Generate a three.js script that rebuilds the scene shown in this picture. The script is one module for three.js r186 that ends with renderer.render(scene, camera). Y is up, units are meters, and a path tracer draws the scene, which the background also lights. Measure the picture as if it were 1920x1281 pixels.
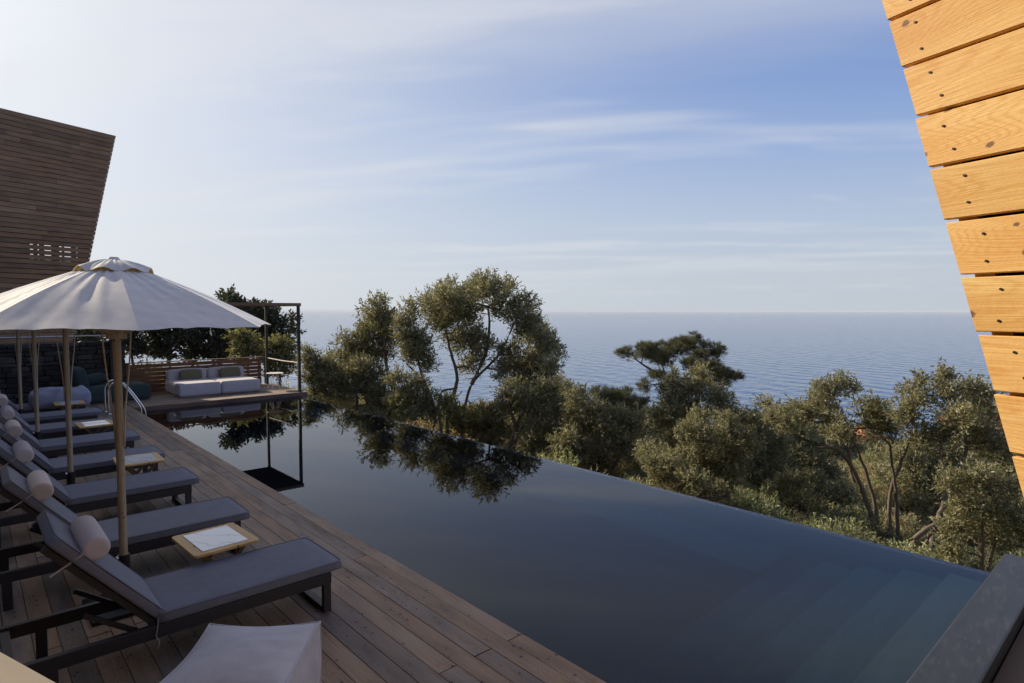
import * as THREE from 'three';
import { RoundedBoxGeometry } from 'three/addons/geometries/RoundedBoxGeometry.js';
import { mergeGeometries } from 'three/addons/utils/BufferGeometryUtils.js';

// ───────────── camera, sky, sun, exposure ─────────────
const scene = new THREE.Scene();
const YAW = 41.898 * Math.PI / 180, PITCH = 2.885 * Math.PI / 180;
const camera = new THREE.PerspectiveCamera(58.61, 1920 / 1281, 0.05, 90000);
camera.position.set(0, 2.3, 0);
camera.rotation.set(-PITCH, -YAW, 0, 'YXZ');
scene.add(camera);
const renderer = new THREE.WebGLRenderer({ antialias: true });
renderer.setSize(1024, 683);
renderer.toneMapping = THREE.LinearToneMapping;
renderer.toneMappingExposure = 1.35;
renderer.shadowMap.enabled = true;

const SUN_AZ = -13 * Math.PI / 180, SUN_EL = 26 * Math.PI / 180;   // azimuth from the pool's long axis
const SUN = new THREE.Vector3(Math.sin(SUN_AZ) * Math.cos(SUN_EL), Math.sin(SUN_EL), -Math.cos(SUN_AZ) * Math.cos(SUN_EL));
const sun = new THREE.DirectionalLight(new THREE.Color(1, 0.86, 0.66), 5);
sun.target.position.set(8, 0, -10); sun.position.copy(sun.target.position).addScaledVector(SUN, 120);
sun.castShadow = true; sun.shadow.radius = 1; sun.shadow.mapSize.set(4096, 4096);
Object.assign(sun.shadow.camera, { left: -60, right: 60, top: 40, bottom: -40, near: 1, far: 260 });
scene.add(sun, sun.target);

// seeded random and noise
function rng(seed) { let s = seed >>> 0; return () => { s |= 0; s = s + 0x6D2B79F5 | 0; let t = Math.imul(s ^ s >>> 15, 1 | s); t = t + Math.imul(t ^ t >>> 7, 61 | t) ^ t; return ((t ^ t >>> 14) >>> 0) / 4294967296; }; }
function hash(x, y, s) { let h = Math.imul(x, 374761393) + Math.imul(y, 668265263) + Math.imul(s, 2147483647 ^ 0x5bd1e995); h = Math.imul(h ^ h >>> 13, 1274126177); return ((h ^ h >>> 16) >>> 0) / 4294967296; }
const md = (a, n) => n ? ((a % n) + n) % n : a;
function vn(x, y, s = 0, px = 0, py = 0) {
  const xi = Math.floor(x), yi = Math.floor(y); let fx = x - xi, fy = y - yi; fx = fx * fx * (3 - 2 * fx); fy = fy * fy * (3 - 2 * fy);
  const a = hash(md(xi, px), md(yi, py), s), b = hash(md(xi + 1, px), md(yi, py), s), c = hash(md(xi, px), md(yi + 1, py), s), d = hash(md(xi + 1, px), md(yi + 1, py), s);
  return a + (b - a) * fx + (c - a) * fy + (a - b - c + d) * fx * fy;
}
function fbm(x, y, o = 4, s = 0, px = 0, py = 0) { let v = 0, a = 0.5, n = 0; for (let i = 0; i < o; i++) { v += a * vn(x, y, s + i, px, py); n += a; a *= 0.5; x *= 2; y *= 2; px *= 2; py *= 2; } return v / n; }
const clamp = (x, a = 0, b = 1) => Math.min(b, Math.max(a, x)), lerp = (a, b, t) => a + (b - a) * t;
const sst = (a, b, x) => { const t = clamp((x - a) / (b - a)); return t * t * (3 - 2 * t); };

function makeSky() {
  const W = 2048, H = 1024, K = .75, d = new Float32Array(W * H * 4);
  const stops = [[0, .51, .565, .63], [3, .51, .57, .645], [8, .42, .52, .68], [14, .27, .395, .67], [20, .155, .28, .60], [28, .09, .19, .50], [50, .055, .13, .38], [90, .06, .12, .32]];
  for (let j = 0; j < H; j++) {
    const el = ((j + .5) / H - .5) * Math.PI, y = Math.sin(el), ch = Math.cos(el), e = Math.max(0, el * 180 / Math.PI);
    let k = 0; while (k < stops.length - 2 && e > stops[k + 1][0]) k++;
    const q = clamp((e - stops[k][0]) / (stops[k + 1][0] - stops[k][0]));
    const b = [1, 2, 3].map(c => lerp(stops[k][c], stops[k + 1][c], q));
    for (let i = 0; i < W; i++) {
      const a = ((i + .5) / W - .5) * 2 * Math.PI, x = Math.cos(a) * ch, z = Math.sin(a) * ch;
      const g = Math.acos(clamp(x * SUN.x + y * SUN.y + z * SUN.z, -1, 1)) * 180 / Math.PI;
      const w = Math.exp(-Math.pow(g / 45, 1.8)), au = 1.1 * Math.exp(-g / 6.5);
      let c = [lerp(b[0], .88, w) + au, lerp(b[1], .90, w) + au * .97, lerp(b[2], .915, w) + au * .9];
      if (e > 1) {   // thin cirrus on a high layer
        const u = x / (y + .03), v = -z / (y + .03), s = u * .829 + v * .56, t = -u * .56 + v * .829;
        const warp = fbm(s * .5 + 9, t * .5, 3, 21) * 1.6;
        const streak = fbm(s * 1.5 + warp, t * .34 + warp * .4 + 40, 5, 3), fine = fbm(s * 7 + warp * 3, t * 1.5 + warp, 5, 11);
        const sheet = sst(2.46, 1.75, s + (streak - .5) * 1.1) * sst(1.45, 1.95, s) * (.40 + 1.1 * (streak - .35)) + sst(.62, .82, streak) * .3;
        const low = sst(.44, .68, streak) * (.22 + .62 * fine) * sst(1, 6, e) * .9;
        const al = clamp(Math.max(sheet * (.78 + .45 * fine), low), 0, .8);
        const cw = .70 + .16 * Math.exp(-g / 35);
        c = [lerp(c[0], cw * .99, al), lerp(c[1], cw * 1.02, al), lerp(c[2], cw * 1.07, al)];
      }
      const o = (j * W + i) * 4; d[o] = c[0] * K; d[o + 1] = c[1] * K; d[o + 2] = c[2] * K; d[o + 3] = 1;
    }
  }
  const t = new THREE.DataTexture(d, W, H, THREE.RGBAFormat, THREE.FloatType);
  t.mapping = THREE.EquirectangularReflectionMapping; t.magFilter = t.minFilter = THREE.LinearFilter; t.wrapS = THREE.RepeatWrapping; t.needsUpdate = true;
  return t;
}
scene.background = makeSky();
scene.environment = scene.background;

// ───────────── helpers ─────────────
const taken = {};
function numbered(n) { const k = taken[n] = (taken[n] ?? -1) + 1; return k ? `${n}_${String(k).padStart(3, '0')}` : n; }
function tag(o, label, category, group, kind) { if (label) o.userData.label = label; if (category) o.userData.category = category; if (group) o.userData.group = group; if (kind) o.userData.kind = kind; return o; }
function thing(name, label, category, [x, y, z] = [0, 0, 0], turn = 0, group) {
  const o = new THREE.Group(); o.name = numbered(name); o.position.set(x, y, z); o.rotation.y = turn; scene.add(o); return tag(o, label, category, group);
}
function part(parent, name, geo, mat, pos, rot) {
  const m = new THREE.Mesh(geo, mat); m.name = parent === scene ? numbered(name) : name; m.castShadow = m.receiveShadow = true;
  if (pos) m.position.set(...pos); if (rot) m.rotation.set(...rot); parent.add(m); return m;
}
function struct(name, geo, mat, pos) { const m = part(scene, name, geo, mat, pos); m.userData.kind = 'structure'; return m; }
function dup(src, pos, turn, label) { const c = src.clone(); c.name = numbered(src.name.replace(/_\d{3}$/, '')); c.position.set(...pos); c.rotation.y = turn; c.userData = { ...src.userData, label }; scene.add(c); return c; }
const box = (w, h, d) => new THREE.BoxGeometry(w, h, d);
const rbox = (w, h, d, r = .01, s = 2) => new RoundedBoxGeometry(w, h, d, s, r);
const cyl = (r0, r1, h, n = 16) => new THREE.CylinderGeometry(r0, r1, h, n);
const V = (x, y, z) => new THREE.Vector3(x, y, z);
function tubeGeo(pts, r, seg = 24, n = 8) { return new THREE.TubeGeometry(new THREE.CatmullRomCurve3(pts.map(p => V(...p)), false, 'centripetal'), seg, r, n); }
const L = (r, g, b) => new THREE.Color().setRGB(r, g, b);
const std = (c, roughness = .8, o = {}) => new THREE.MeshStandardMaterial({ color: L(...c), roughness, ...o });
const phy = (c, roughness, o = {}) => new THREE.MeshPhysicalMaterial({ color: L(...c), roughness, ...o });

function dataTex(W, H, fn, srgb = true, rx = 1, ry = 1) {
  const d = new Uint8Array(W * H * 4), enc = x => 255 * clamp(srgb ? (x <= .0031308 ? x * 12.92 : 1.055 * Math.pow(x, 1 / 2.4) - .055) : x);
  for (let j = 0; j < H; j++) for (let i = 0; i < W; i++) { const c = fn(i / W, j / H), o = (j * W + i) * 4; d[o] = enc(c[0]); d[o + 1] = enc(c[1]); d[o + 2] = enc(c[2]); d[o + 3] = 255; }
  const t = new THREE.DataTexture(d, W, H); t.wrapS = t.wrapT = THREE.RepeatWrapping; t.magFilter = t.minFilter = THREE.LinearFilter;
  if (srgb) t.colorSpace = THREE.SRGBColorSpace; t.repeat.set(rx, ry); t.needsUpdate = true; return t;
}
// timber: 4 m along the grain, 0.6 m across
function woodMaps(W, H, seed, light, dark, knotC, nKnots, ringAmp, grey = 0, kMin = .01, freq = 46) {
  const r = rng(seed), K = []; for (let i = 0; i < nKnots; i++) K.push([r(), r(), kMin + kMin * 1.2 * r(), .6 + .8 * r()]);
  const height = new Float32Array(W * H);
  const map = dataTex(W, H, (u, v) => {
    let x = u * 4, y = v * .6, bend = 0, kd = 0, ring = 0;
    for (const [ku, kv, kr, st] of K) {
      let dx = x - ku * 4, dy = y - kv * .6; dx -= Math.round(dx / 4) * 4; dy -= Math.round(dy / .6) * .6;
      if (Math.abs(dx) > .8 || Math.abs(dy) > .12) continue;
      const rr = Math.hypot(dx * .2, dy), near = Math.exp(-rr * rr / (2 * kr * kr * 3.6));
      bend += near * st * 3.0; ring += near;
      const r2 = Math.hypot(dx * .75, dy); kd = Math.max(kd, sst(kr * .62, kr * .38, r2 + .003 * vn(x * 300, y * 300, 4)));
    }
    const wav = fbm(u * 6, v * 12, 3, seed, 6, 12) * 2.4 + bend * .9;
    const g = fbm(u * 22, v * 210 + wav * 2, 3, seed + 3, 22, 0), lines = .5 + .5 * Math.sin((v * freq + wav * 2.0) * 6.283);
    const coarse = fbm(u * 9, v * 7, 3, seed + 9, 9, 7);
    let t = clamp(.5 * g + ringAmp * Math.pow(lines, 3) + .56 * coarse - .16 + ring * .16);
    const c = [0, 1, 2].map(i => lerp(lerp(light[i], dark[i], t), knotC[i], kd * .92));
    const gy = grey * sst(.42, .68, fbm(u * 14, v * 16, 3, seed + 30, 14, 16)); const m = (c[0] + c[1] + c[2]) / 3;
    const sp = .93 + .14 * vn(u * 900, v * 200, seed + 40);
    height[Math.min(H - 1, Math.floor(v * H)) * W + Math.min(W - 1, Math.floor(u * W))] = .75 - .5 * g - .3 * kd;
    return c.map(q => lerp(q, m * 1.02, gy) * sp);
  });
  const bump = dataTex(W, H, (u, v) => { const h = height[Math.floor(v * H + .01) * W + Math.floor(u * W + .01)]; return [h, h, h]; }, false);
  return { map, bumpMap: bump };
}
const deckMaps = woodMaps(2048, 512, 5, [.40, .285, .20], [.16, .104, .072], [.022, .014, .010], 90, .22, .22);
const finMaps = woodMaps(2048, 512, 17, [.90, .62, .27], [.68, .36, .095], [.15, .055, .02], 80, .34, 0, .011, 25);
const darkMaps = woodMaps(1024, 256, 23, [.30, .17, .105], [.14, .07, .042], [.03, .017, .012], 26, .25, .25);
const tint = (maps, c, roughness, bump) => std(c, roughness, { ...maps, bumpScale: bump });
const deckMats = [[1, 1, 1], [.8, .78, .78], [1.2, 1.1, .98], [.94, .97, 1.0], [1.1, .96, .8], [.66, .65, .67]].map(c => tint(deckMaps, c, .68, .0015));
const finMats = [[1, 1, 1], [.97, .93, .86], [1.04, 1.05, 1.06], [.94, .95, .9]].map(c => tint(finMaps, c, .62, .0012));
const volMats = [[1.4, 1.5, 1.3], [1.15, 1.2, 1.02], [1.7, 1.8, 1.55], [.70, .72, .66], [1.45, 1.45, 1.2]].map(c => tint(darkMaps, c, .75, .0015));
const fenceMats = [[1.0, .82, .6], [.85, .66, .46], [1.15, .92, .68]].map(c => tint(darkMaps, c, .7, .0015));

// a plank: x along the grain, y up its width (face), z its thickness; ends may be cut at a slant; all arrises chamfered
function plank(x0b, x0t, x1b, x1t, W, T, ch, uo, vo) {
  const sec = [[-W / 2 + ch, T / 2], [W / 2 - ch, T / 2], [W / 2, T / 2 - ch], [W / 2, -T / 2 + ch], [W / 2 - ch, -T / 2], [-W / 2 + ch, -T / 2], [-W / 2, -T / 2 + ch], [-W / 2, T / 2 - ch]];
  const P = [], U = [], I = [], xa = y => lerp(x0b, x0t, y / W + .5), xb = y => lerp(x1b, x1t, y / W + .5);
  const uv = (x, y, z) => U.push((x + uo) / 4, (y + W / 2 + z * .9 + vo) / .6);
  for (let k = 0; k < 8; k++) {
    const a = sec[k], b = sec[(k + 1) % 8], n = P.length / 3;
    for (const [s, f] of [[a, xa], [b, xa], [b, xb], [a, xb]]) { const x = f(s[0]); P.push(x, s[0], s[1]); uv(x, s[0], s[1]); }
    I.push(n, n + 2, n + 1, n, n + 3, n + 2);
  }
  for (const [f, flip] of [[xa, 0], [xb, 1]]) {
    const n = P.length / 3; for (const s of sec) { P.push(f(s[0]), s[0], s[1]); uv(f(s[0]) * .2 + s[1], s[0], 0); }
    for (let k = 1; k < 7; k++) flip ? I.push(n, n + k + 1, n + k) : I.push(n, n + k, n + k + 1);
  }
  const g = new THREE.BufferGeometry(); g.setAttribute('position', new THREE.Float32BufferAttribute(P, 3)); g.setAttribute('uv', new THREE.Float32BufferAttribute(U, 2)); g.setIndex(I);
  const q = g.toNonIndexed(); q.computeVertexNormals(); return q;
}
// mesh collector for tapered limbs and leaves
class Soup {
  constructor() { this.p = []; this.i = []; this.c = []; this.u = []; }
  limb(pts, rad, n = 6) {
    let prev = null;
    for (let k = 0; k < pts.length; k++) {
      const a = pts[Math.max(0, k - 1)], b = pts[Math.min(pts.length - 1, k + 1)], d = V(b[0] - a[0], b[1] - a[1], b[2] - a[2]).normalize();
      const s = Math.abs(d.y) > .9 ? V(1, 0, 0) : V(0, 1, 0), u = s.clone().cross(d).normalize(), w = d.clone().cross(u), base = this.p.length / 3;
      for (let q = 0; q < n; q++) { const t = q / n * 6.2832, c = Math.cos(t) * rad[k], e = Math.sin(t) * rad[k]; this.p.push(pts[k][0] + u.x * c + w.x * e, pts[k][1] + u.y * c + w.y * e, pts[k][2] + u.z * c + w.z * e); this.u.push(q / n, pts[k][1]); }
      if (prev !== null) for (let q = 0; q < n; q++) { const r = (q + 1) % n; this.i.push(prev + q, base + q, base + r, prev + q, base + r, prev + r); }
      prev = base;
    }
  }
  leaf(o, d, w, nrm, col) {   // o base, d long axis (scaled), w half width vector, nrm fold
    const b = this.p.length / 3, mx = o.x + d.x * .45, my = o.y + d.y * .45, mz = o.z + d.z * .45;
    this.p.push(o.x, o.y, o.z, mx + w.x + nrm.x, my + w.y + nrm.y, mz + w.z + nrm.z, o.x + d.x, o.y + d.y, o.z + d.z, mx - w.x + nrm.x, my - w.y + nrm.y, mz - w.z + nrm.z);
    for (let k = 0; k < 4; k++) this.c.push(col[0], col[1], col[2]);
    this.i.push(b, b + 1, b + 2, b, b + 2, b + 3);
  }
  geo(smooth = true) {
    const g = new THREE.BufferGeometry(); g.setAttribute('position', new THREE.Float32BufferAttribute(this.p, 3));
    if (this.c.length) g.setAttribute('color', new THREE.Float32BufferAttribute(this.c, 3)); if (this.u.length) g.setAttribute('uv', new THREE.Float32BufferAttribute(this.u, 2));
    g.setIndex(this.i); if (smooth) g.computeVertexNormals(); return g;
  }
}

// ───────────── ground, sea, pool ─────────────
function terr(x, z) {
  const t = x - 7, out = -1.7 - .13 * clamp(t, 0, 10) - .21 * Math.max(0, t - 10) - .15 * Math.max(0, -22 - z) * sst(2, 14, x);
  let h;
  if (t >= 0) h = out;
  else if (z < -19.9) h = lerp(1.0 + .06 * Math.max(0, 3 - x), out, sst(2.6, 7, x));
  else h = -3.2;
  if (x < 7.6 && z > -19.9) h = -3.2;
  return h + (t > 0 || z < -21 ? (fbm(x * .25, z * .25, 3, 60) - .5) * Math.min(1.2, .25 + Math.max(0, t) * .02) : 0);
}
{
  const xs = [], zs = [], n = 150;
  for (let i = 0; i <= n; i++) { const a = i / n * 2 - 1; xs.push(a < 0 ? 7.3 - 60 * Math.pow(-a, 2) : 7.3 + 290 * Math.pow(a, 2.2)); zs.push(-20 + (a < 0 ? -300 : 240) * Math.pow(Math.abs(a), 2.2)); }
  const P = [], U = [], I = [];
  for (const z of zs) for (const x of xs) { P.push(x, terr(x, z), z); U.push(x / 6, z / 6); }
  for (let j = 0; j < n; j++) for (let i = 0; i < n; i++) { const a = j * (n + 1) + i, b = a + 1, c = a + n + 1, d = c + 1; zs[j] < zs[j + 1] ? I.push(a, c, b, b, c, d) : I.push(a, b, c, b, d, c); }
  const g = new THREE.BufferGeometry(); g.setAttribute('position', new THREE.Float32BufferAttribute(P, 3)); g.setAttribute('uv', new THREE.Float32BufferAttribute(U, 2)); g.setIndex(I); g.computeVertexNormals();
  const tex = dataTex(512, 512, (u, v) => { const a = fbm(u * 8, v * 8, 5, 71, 8, 8), b = fbm(u * 40, v * 40, 3, 77, 40, 40); const k = sst(.4, .65, a); return [lerp(.17, .075, k) * (.6 + .8 * b), lerp(.125, .085, k) * (.6 + .8 * b), lerp(.07, .035, k) * (.6 + .8 * b)]; });
  struct('hillside_ground', g, std([1, 1, 1], .95, { map: tex, bumpMap: tex, bumpScale: .06 }));
}
{
  const r = rng(8), waves = []; for (let i = 0; i < 90; i++) { const k = 5 + Math.floor(Math.pow(r(), 1.3) * 120), a = -.5 + (r() - .5) * 3.0; const kx = Math.round(k * Math.cos(a)), kz = Math.round(k * Math.sin(a)); const m = Math.hypot(kx, kz) || 1; waves.push([kx, kz, r() * 6.28, .085 / Math.pow(m, .42)]); }
  const tex = dataTex(1024, 1024, (u, v) => { let sx = 0, sy = 0; for (const [kx, kz, ph, am] of waves) { const c = am * Math.cos(6.2832 * (kx * u + kz * v) + ph), m = Math.hypot(kx, kz) || 1; sx += c * kx / m; sy += c * kz / m; } const n = 1 / Math.hypot(sx, sy, 1); return [.5 - .5 * sx * n, .5 - .5 * sy * n, .5 + .5 * n]; }, false);
  const S = 45000, g = new THREE.PlaneGeometry(2 * S, 2 * S, 1, 1).rotateX(-Math.PI / 2); const uv = g.attributes.uv; for (let i = 0; i < uv.count; i++) uv.setXY(i, uv.getX(i) * 2 * S / 130, uv.getY(i) * 2 * S / 130);
  struct('sea', g, phy([.022, .075, .18], .1, { ior: 1.33, normalMap: tex, normalScale: new THREE.Vector2(.8, .8) }), [0, -50, 0]);
}
const WL = -0.1, PX0 = 2.88, PX1 = 6.86, PZ0 = -1.05, PZ1 = -16.75;
{
  const stoneT = dataTex(512, 512, (u, v) => { const a = fbm(u * 10, v * 10, 5, 91, 10, 10), b = fbm(u * 60, v * 60, 2, 95, 60, 60), q = .6 + .55 * a + .25 * b; return [.003 * q, .009 * q, .022 * q]; });
  const shell = std([1, 1, 1], .7, { map: stoneT }), stepM = std([4.2, 2.9, 1.5], .7, { map: stoneT });
  const seg = (name, x0, x1, y0, y1, z0, z1) => { const g = box(x1 - x0, y1 - y0, z1 - z0); return part(pool, name, g, name === 'pool_step' ? stepM : shell, [(x0 + x1) / 2, (y0 + y1) / 2, (z0 + z1) / 2]); };
  const pool = new THREE.Group(); pool.name = 'swimming_pool'; pool.userData = { kind: 'structure' }; scene.add(pool);
  seg('pool_floor', PX0 - .3, PX1 + .1, -1.9, -1.6, PZ1 - .3, PZ0 + .3);
  seg('pool_wall', PX0 - .3, PX0 + .0, -1.6, -.06, PZ1 - .3, PZ0 + .3);
  seg('pool_wall', PX1 - .02, PX1 + .07, -3.4, WL - .010, PZ1 - .3, PZ0 + .3);
  seg('pool_wall', PX0, PX1 - .02, -1.6, -.16, PZ1 - .3, PZ1);
  seg('pool_wall', PX0, PX1 - .02, -1.6, -.06, PZ0, PZ0 + .3);
  seg('pool_bench', PX1 - .75, PX1 - .02, -1.6, -.95, PZ1 + .0, PZ0 - 1.9);
  for (let k = 0; k < 5; k++) seg('pool_step', PX0, PX1 - .02, k ? -1.6 : -1.6, -.30 - .2 * k, PZ0 - .38 * (k + 1), PZ0 - .38 * k - (k ? .0 : 0));
  // water body: a closed block that ends inside the shell
  const w = box(PX1 + .065 - PX0 + .02, 1.6, PZ0 - PZ1 + .03);
  const wm = phy([1, 1, 1], 0, { transmission: 1, thickness: 1, ior: 1.3, specularColor: L(.8, .9, 1), attenuationColor: L(.2, .48, .68), attenuationDistance: 1.1, });
  const pw = struct('pool_water', w, wm, [(PX0 - .02 + PX1 + .065) / 2, WL - .8, (PZ0 + PZ1) / 2]);
  // dark stone coping at the near end
  const ct = dataTex(1024, 256, (u, v) => { const a = fbm(u * 12 + v * 6, v * 8, 5, 111, 0, 0), s = fbm(u * 34 + v * 30, v * 22 - u * 9, 4, 115), k = sst(.5, .85, s); const q = .55 + .6 * a; return [.022 * q + .018 * k, .0225 * q + .018 * k, .024 * q + .018 * k]; });
  const cg = rbox(4.12, .26, .3, .015, 2), uv = cg.attributes.uv, ps = cg.attributes.position; for (let i = 0; i < uv.count; i++) uv.setXY(i, ps.getX(i) / 3, (ps.getZ(i) + ps.getY(i)) / .75);
  const cp = part(scene, 'stone_coping', cg, std([1, 1, 1], .42, { map: ct, bumpMap: ct, bumpScale: .004 }), [4.915, -.03, -.9]);
  tag(cp, 'dark veined stone coping along the near end of the pool', 'coping');
  struct('terrace_floor', box(6, .2, 3.2), std([.10, .07, .05], .85), [5.9, -.12, .86]);
}

// ───────────── decks ─────────────
const deckV = []; for (let k = 0; k < 8; k++) deckV.push(plank(-1.995, -1.995, 1.995, 1.995, .1415, .03, .002, k * .53, (k % 4) * .15));
const deckV2 = []; for (let k = 0; k < 4; k++) deckV2.push(plank(-.995, -.995, .995, .995, .1415, .03, .002, k * .77, (k % 4) * .15));
{
  const dk = new THREE.Group(); dk.name = 'pool_deck'; dk.userData = { kind: 'structure' }; scene.add(dk);
  const r = rng(31); let col = 0;
  for (let x = PX0 - .0695; x > -2.7; x -= .1452, col++) {
    let z = .9 - (col % 2 ? 2 : 0) - (r() < .5 ? 0 : 0), first = col % 2;
    if (first) part(dk, 'deck_board', deckV2[col % 4], deckMats[Math.floor(r() * 6)], [x, -.015 + (r() - .5) * .002, -.1], [Math.PI / 2, 0, Math.PI / 2]);
    for (z = first ? -1.1 : .9; z > -19.4; z -= 4) {
      const left = z + 19.5, full = left >= 3.9; part(dk, 'deck_board', full ? deckV[Math.floor(r() * 8)] : deckV2[Math.floor(r() * 4)], deckMats[col ? Math.floor(r() * 6) : r() < .5 ? 2 : 4], [x, -.015 + (r() - .5) * .0025, z - (full ? 2 : 1)], [Math.PI / 2, 0, Math.PI / 2]);
    }
  }
  part(dk, 'joist_bed', box(5.5, .1, 20.4), std([.02, .017, .014], .95), [PX0 - 2.77, -.085, -9.3]);
  const pf = new THREE.Group(); pf.name = 'daybed_platform'; pf.userData = { kind: 'structure' }; scene.add(pf);
  for (let k = 0, z = PZ1 - .035; z > -19.4; z -= .1452, k++) {
    const s = k % 2 ? 4 : 2; let x = PX0 + .012;
    for (const len of [s, 4.26 - s]) { const q = plank(-len / 2 + .002, -len / 2 + .002, len / 2 - .002, len / 2 - .002, .139, .03, .004, r() * 4, Math.floor(r() * 4) * .15); if (len > .1) part(pf, 'deck_board', q, deckMats[Math.floor(r() * 6)], [x + len / 2, -.012, z], [-Math.PI / 2, 0, 0]); x += len; }
  }
  part(pf, 'fascia_board', plank(-2.14, -2.14, 2.14, 2.14, .12, .025, .003, 0, 0), deckMats[5], [PX0 + 2.15, -.088, PZ1 + .052]);
  part(pf, 'joist_bed', box(4.26, .1, 2.62), std([.02, .017, .014], .95), [PX0 + 2.143, -.08, -18.05]);
  part(pf, 'support_wall', box(.3, 3, 2.6), std([.12, .11, .10], .9), [7.0, -1.64, -18.05]);
}

// ───────────── timber fin beside the camera ─────────────
{
  const th = 74.2 * Math.PI / 180, f = thing('timber_fin', 'slanted wall of sunlit orange timber boards at the right edge', 'timber wall', [1.910, 0, -.366], th);
  const edge = h => .029 + (h - 2.389) * .29, r = rng(44), P = .1455; let k = 0;
  const screw = cyl(.0034, .0034, .004, 8), sm = std([.035, .025, .02], .5, { metalness: .5 });
  for (let h = 2.389 - 15 * P; h < 4.3; h += P, k++) {
    const a = h + .0045, b = h + P - .0045, c = (a + b) / 2, xo = (r() - .5) * .008;
    const bd = part(f, 'board', plank(-2.3, -2.3, edge(a) + xo, edge(b) + xo, b - a, .024, .0022, 1.1 + k * .73 + r(), (k % 4) * .15), finMats[Math.floor(r() * 4)], [0, c, (r() - .5) * .003]);
    if (h > 1.6 && h < 3.4) for (const [dx, dy] of [[.06, .035], [.075, -.035], [.46, .036], [.47, -.036]]) part(bd, 'screw', screw, sm, [edge(c) - dx + (r() - .5) * .02, dy + (r() - .5) * .012, -.0122], [Math.PI / 2, 0, 0]);
  }
  const H0 = .25, H1 = 4.3;
  const strip = (o0, o1, z0, z1, mat, name) => { const s = new THREE.Shape(); s.moveTo(edge(H0) - o0, H0); s.lineTo(edge(H1) - o0, H1); s.lineTo(edge(H1) - o1, H1); s.lineTo(edge(H0) - o1, H0); part(f, name, new THREE.ExtrudeGeometry(s, { depth: z1 - z0, bevelEnabled: false }), mat, [0, 0, z0]); };
  strip(.018, .063, .0145, .055, finMats[3], 'batten'); strip(.44, .485, .0145, .055, finMats[3], 'batten');
  strip(.064, .438, .040, .055, std([.012, .011, .010], .95), 'membrane'); strip(.486, 1.6, .040, .055, std([.012, .011, .010], .95), 'membrane');
  strip(.012, 1.6, .056, .08, finMats[1], 'back_panel');
}
// ───────────── timber volume at the left ─────────────
{
  const v = thing('timber_volume', 'tall brown timber-clad building volume with a slanted edge behind the parasols', 'building', [2.731, 0, -23.773], 20 * Math.PI / 180);
  const edge = h => 1.28 - (8.14 - h) * .2246, r = rng(52), P = .148; let k = 0;
  for (let h = 8.14 - P; h > 1.0; h -= P, k++) {
    const a = h + (k >= 22 && k <= 31 ? .014 : .009), b = h + P - .004, c = (a + b) / 2; let x1b = edge(a), x1t = edge(b), x0 = edge(c) - 1.0 - 1.9 * r();
    for (let q = 0; q < 4 && x1b > -3; q++) {
      const last = q === 3 || x0 < -2.4, xl = last ? -3 : x0;
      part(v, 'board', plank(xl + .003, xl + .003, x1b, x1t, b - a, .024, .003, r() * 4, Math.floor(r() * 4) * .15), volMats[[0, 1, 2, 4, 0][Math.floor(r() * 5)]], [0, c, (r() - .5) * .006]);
      if (last) break; x1b = x1t = xl - .001; x0 = xl - 1.2 - 1.8 * r();
    }
  }
  const bk = std([.028, .02, .016], .95), B = (x0, x1, y0, y1, z0 = -.075, z1 = -.016, name = 'backing') => part(v, name, box(x1 - x0, y1 - y0, z1 - z0), bk, [(x0 + x1) / 2, (y0 + y1) / 2, (z0 + z1) / 2]);
  const slant = (y0, y1, x0) => { const s = new THREE.Shape(); s.moveTo(x0, y0); s.lineTo(edge(y0) - .03, y0); s.lineTo(edge(y1) - .03, y1); s.lineTo(x0, y1); part(v, 'backing', new THREE.ExtrudeGeometry(s, { depth: .058, bevelEnabled: false }), bk, [0, 0, -.075]); };
  slant(1.0, 3.86, -3); slant(4.36, 8.12, -3); slant(3.8605, 4.3595, .02); B(-3, -1.3, 3.861, 4.359);
  for (const [x, w] of [[-1.15, .09], [-.98, .12], [-.62, .2], [-.4, .05], [-.1, .14]]) B(x - w / 2, x + w / 2, 3.861, 4.359, -.074, -.018, 'batten');
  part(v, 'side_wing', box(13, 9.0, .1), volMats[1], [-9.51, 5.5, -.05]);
  part(v, 'rear_body', box(12, 8.9, 5), bk, [-9.7, 5.5, -2.62]);
}
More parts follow.
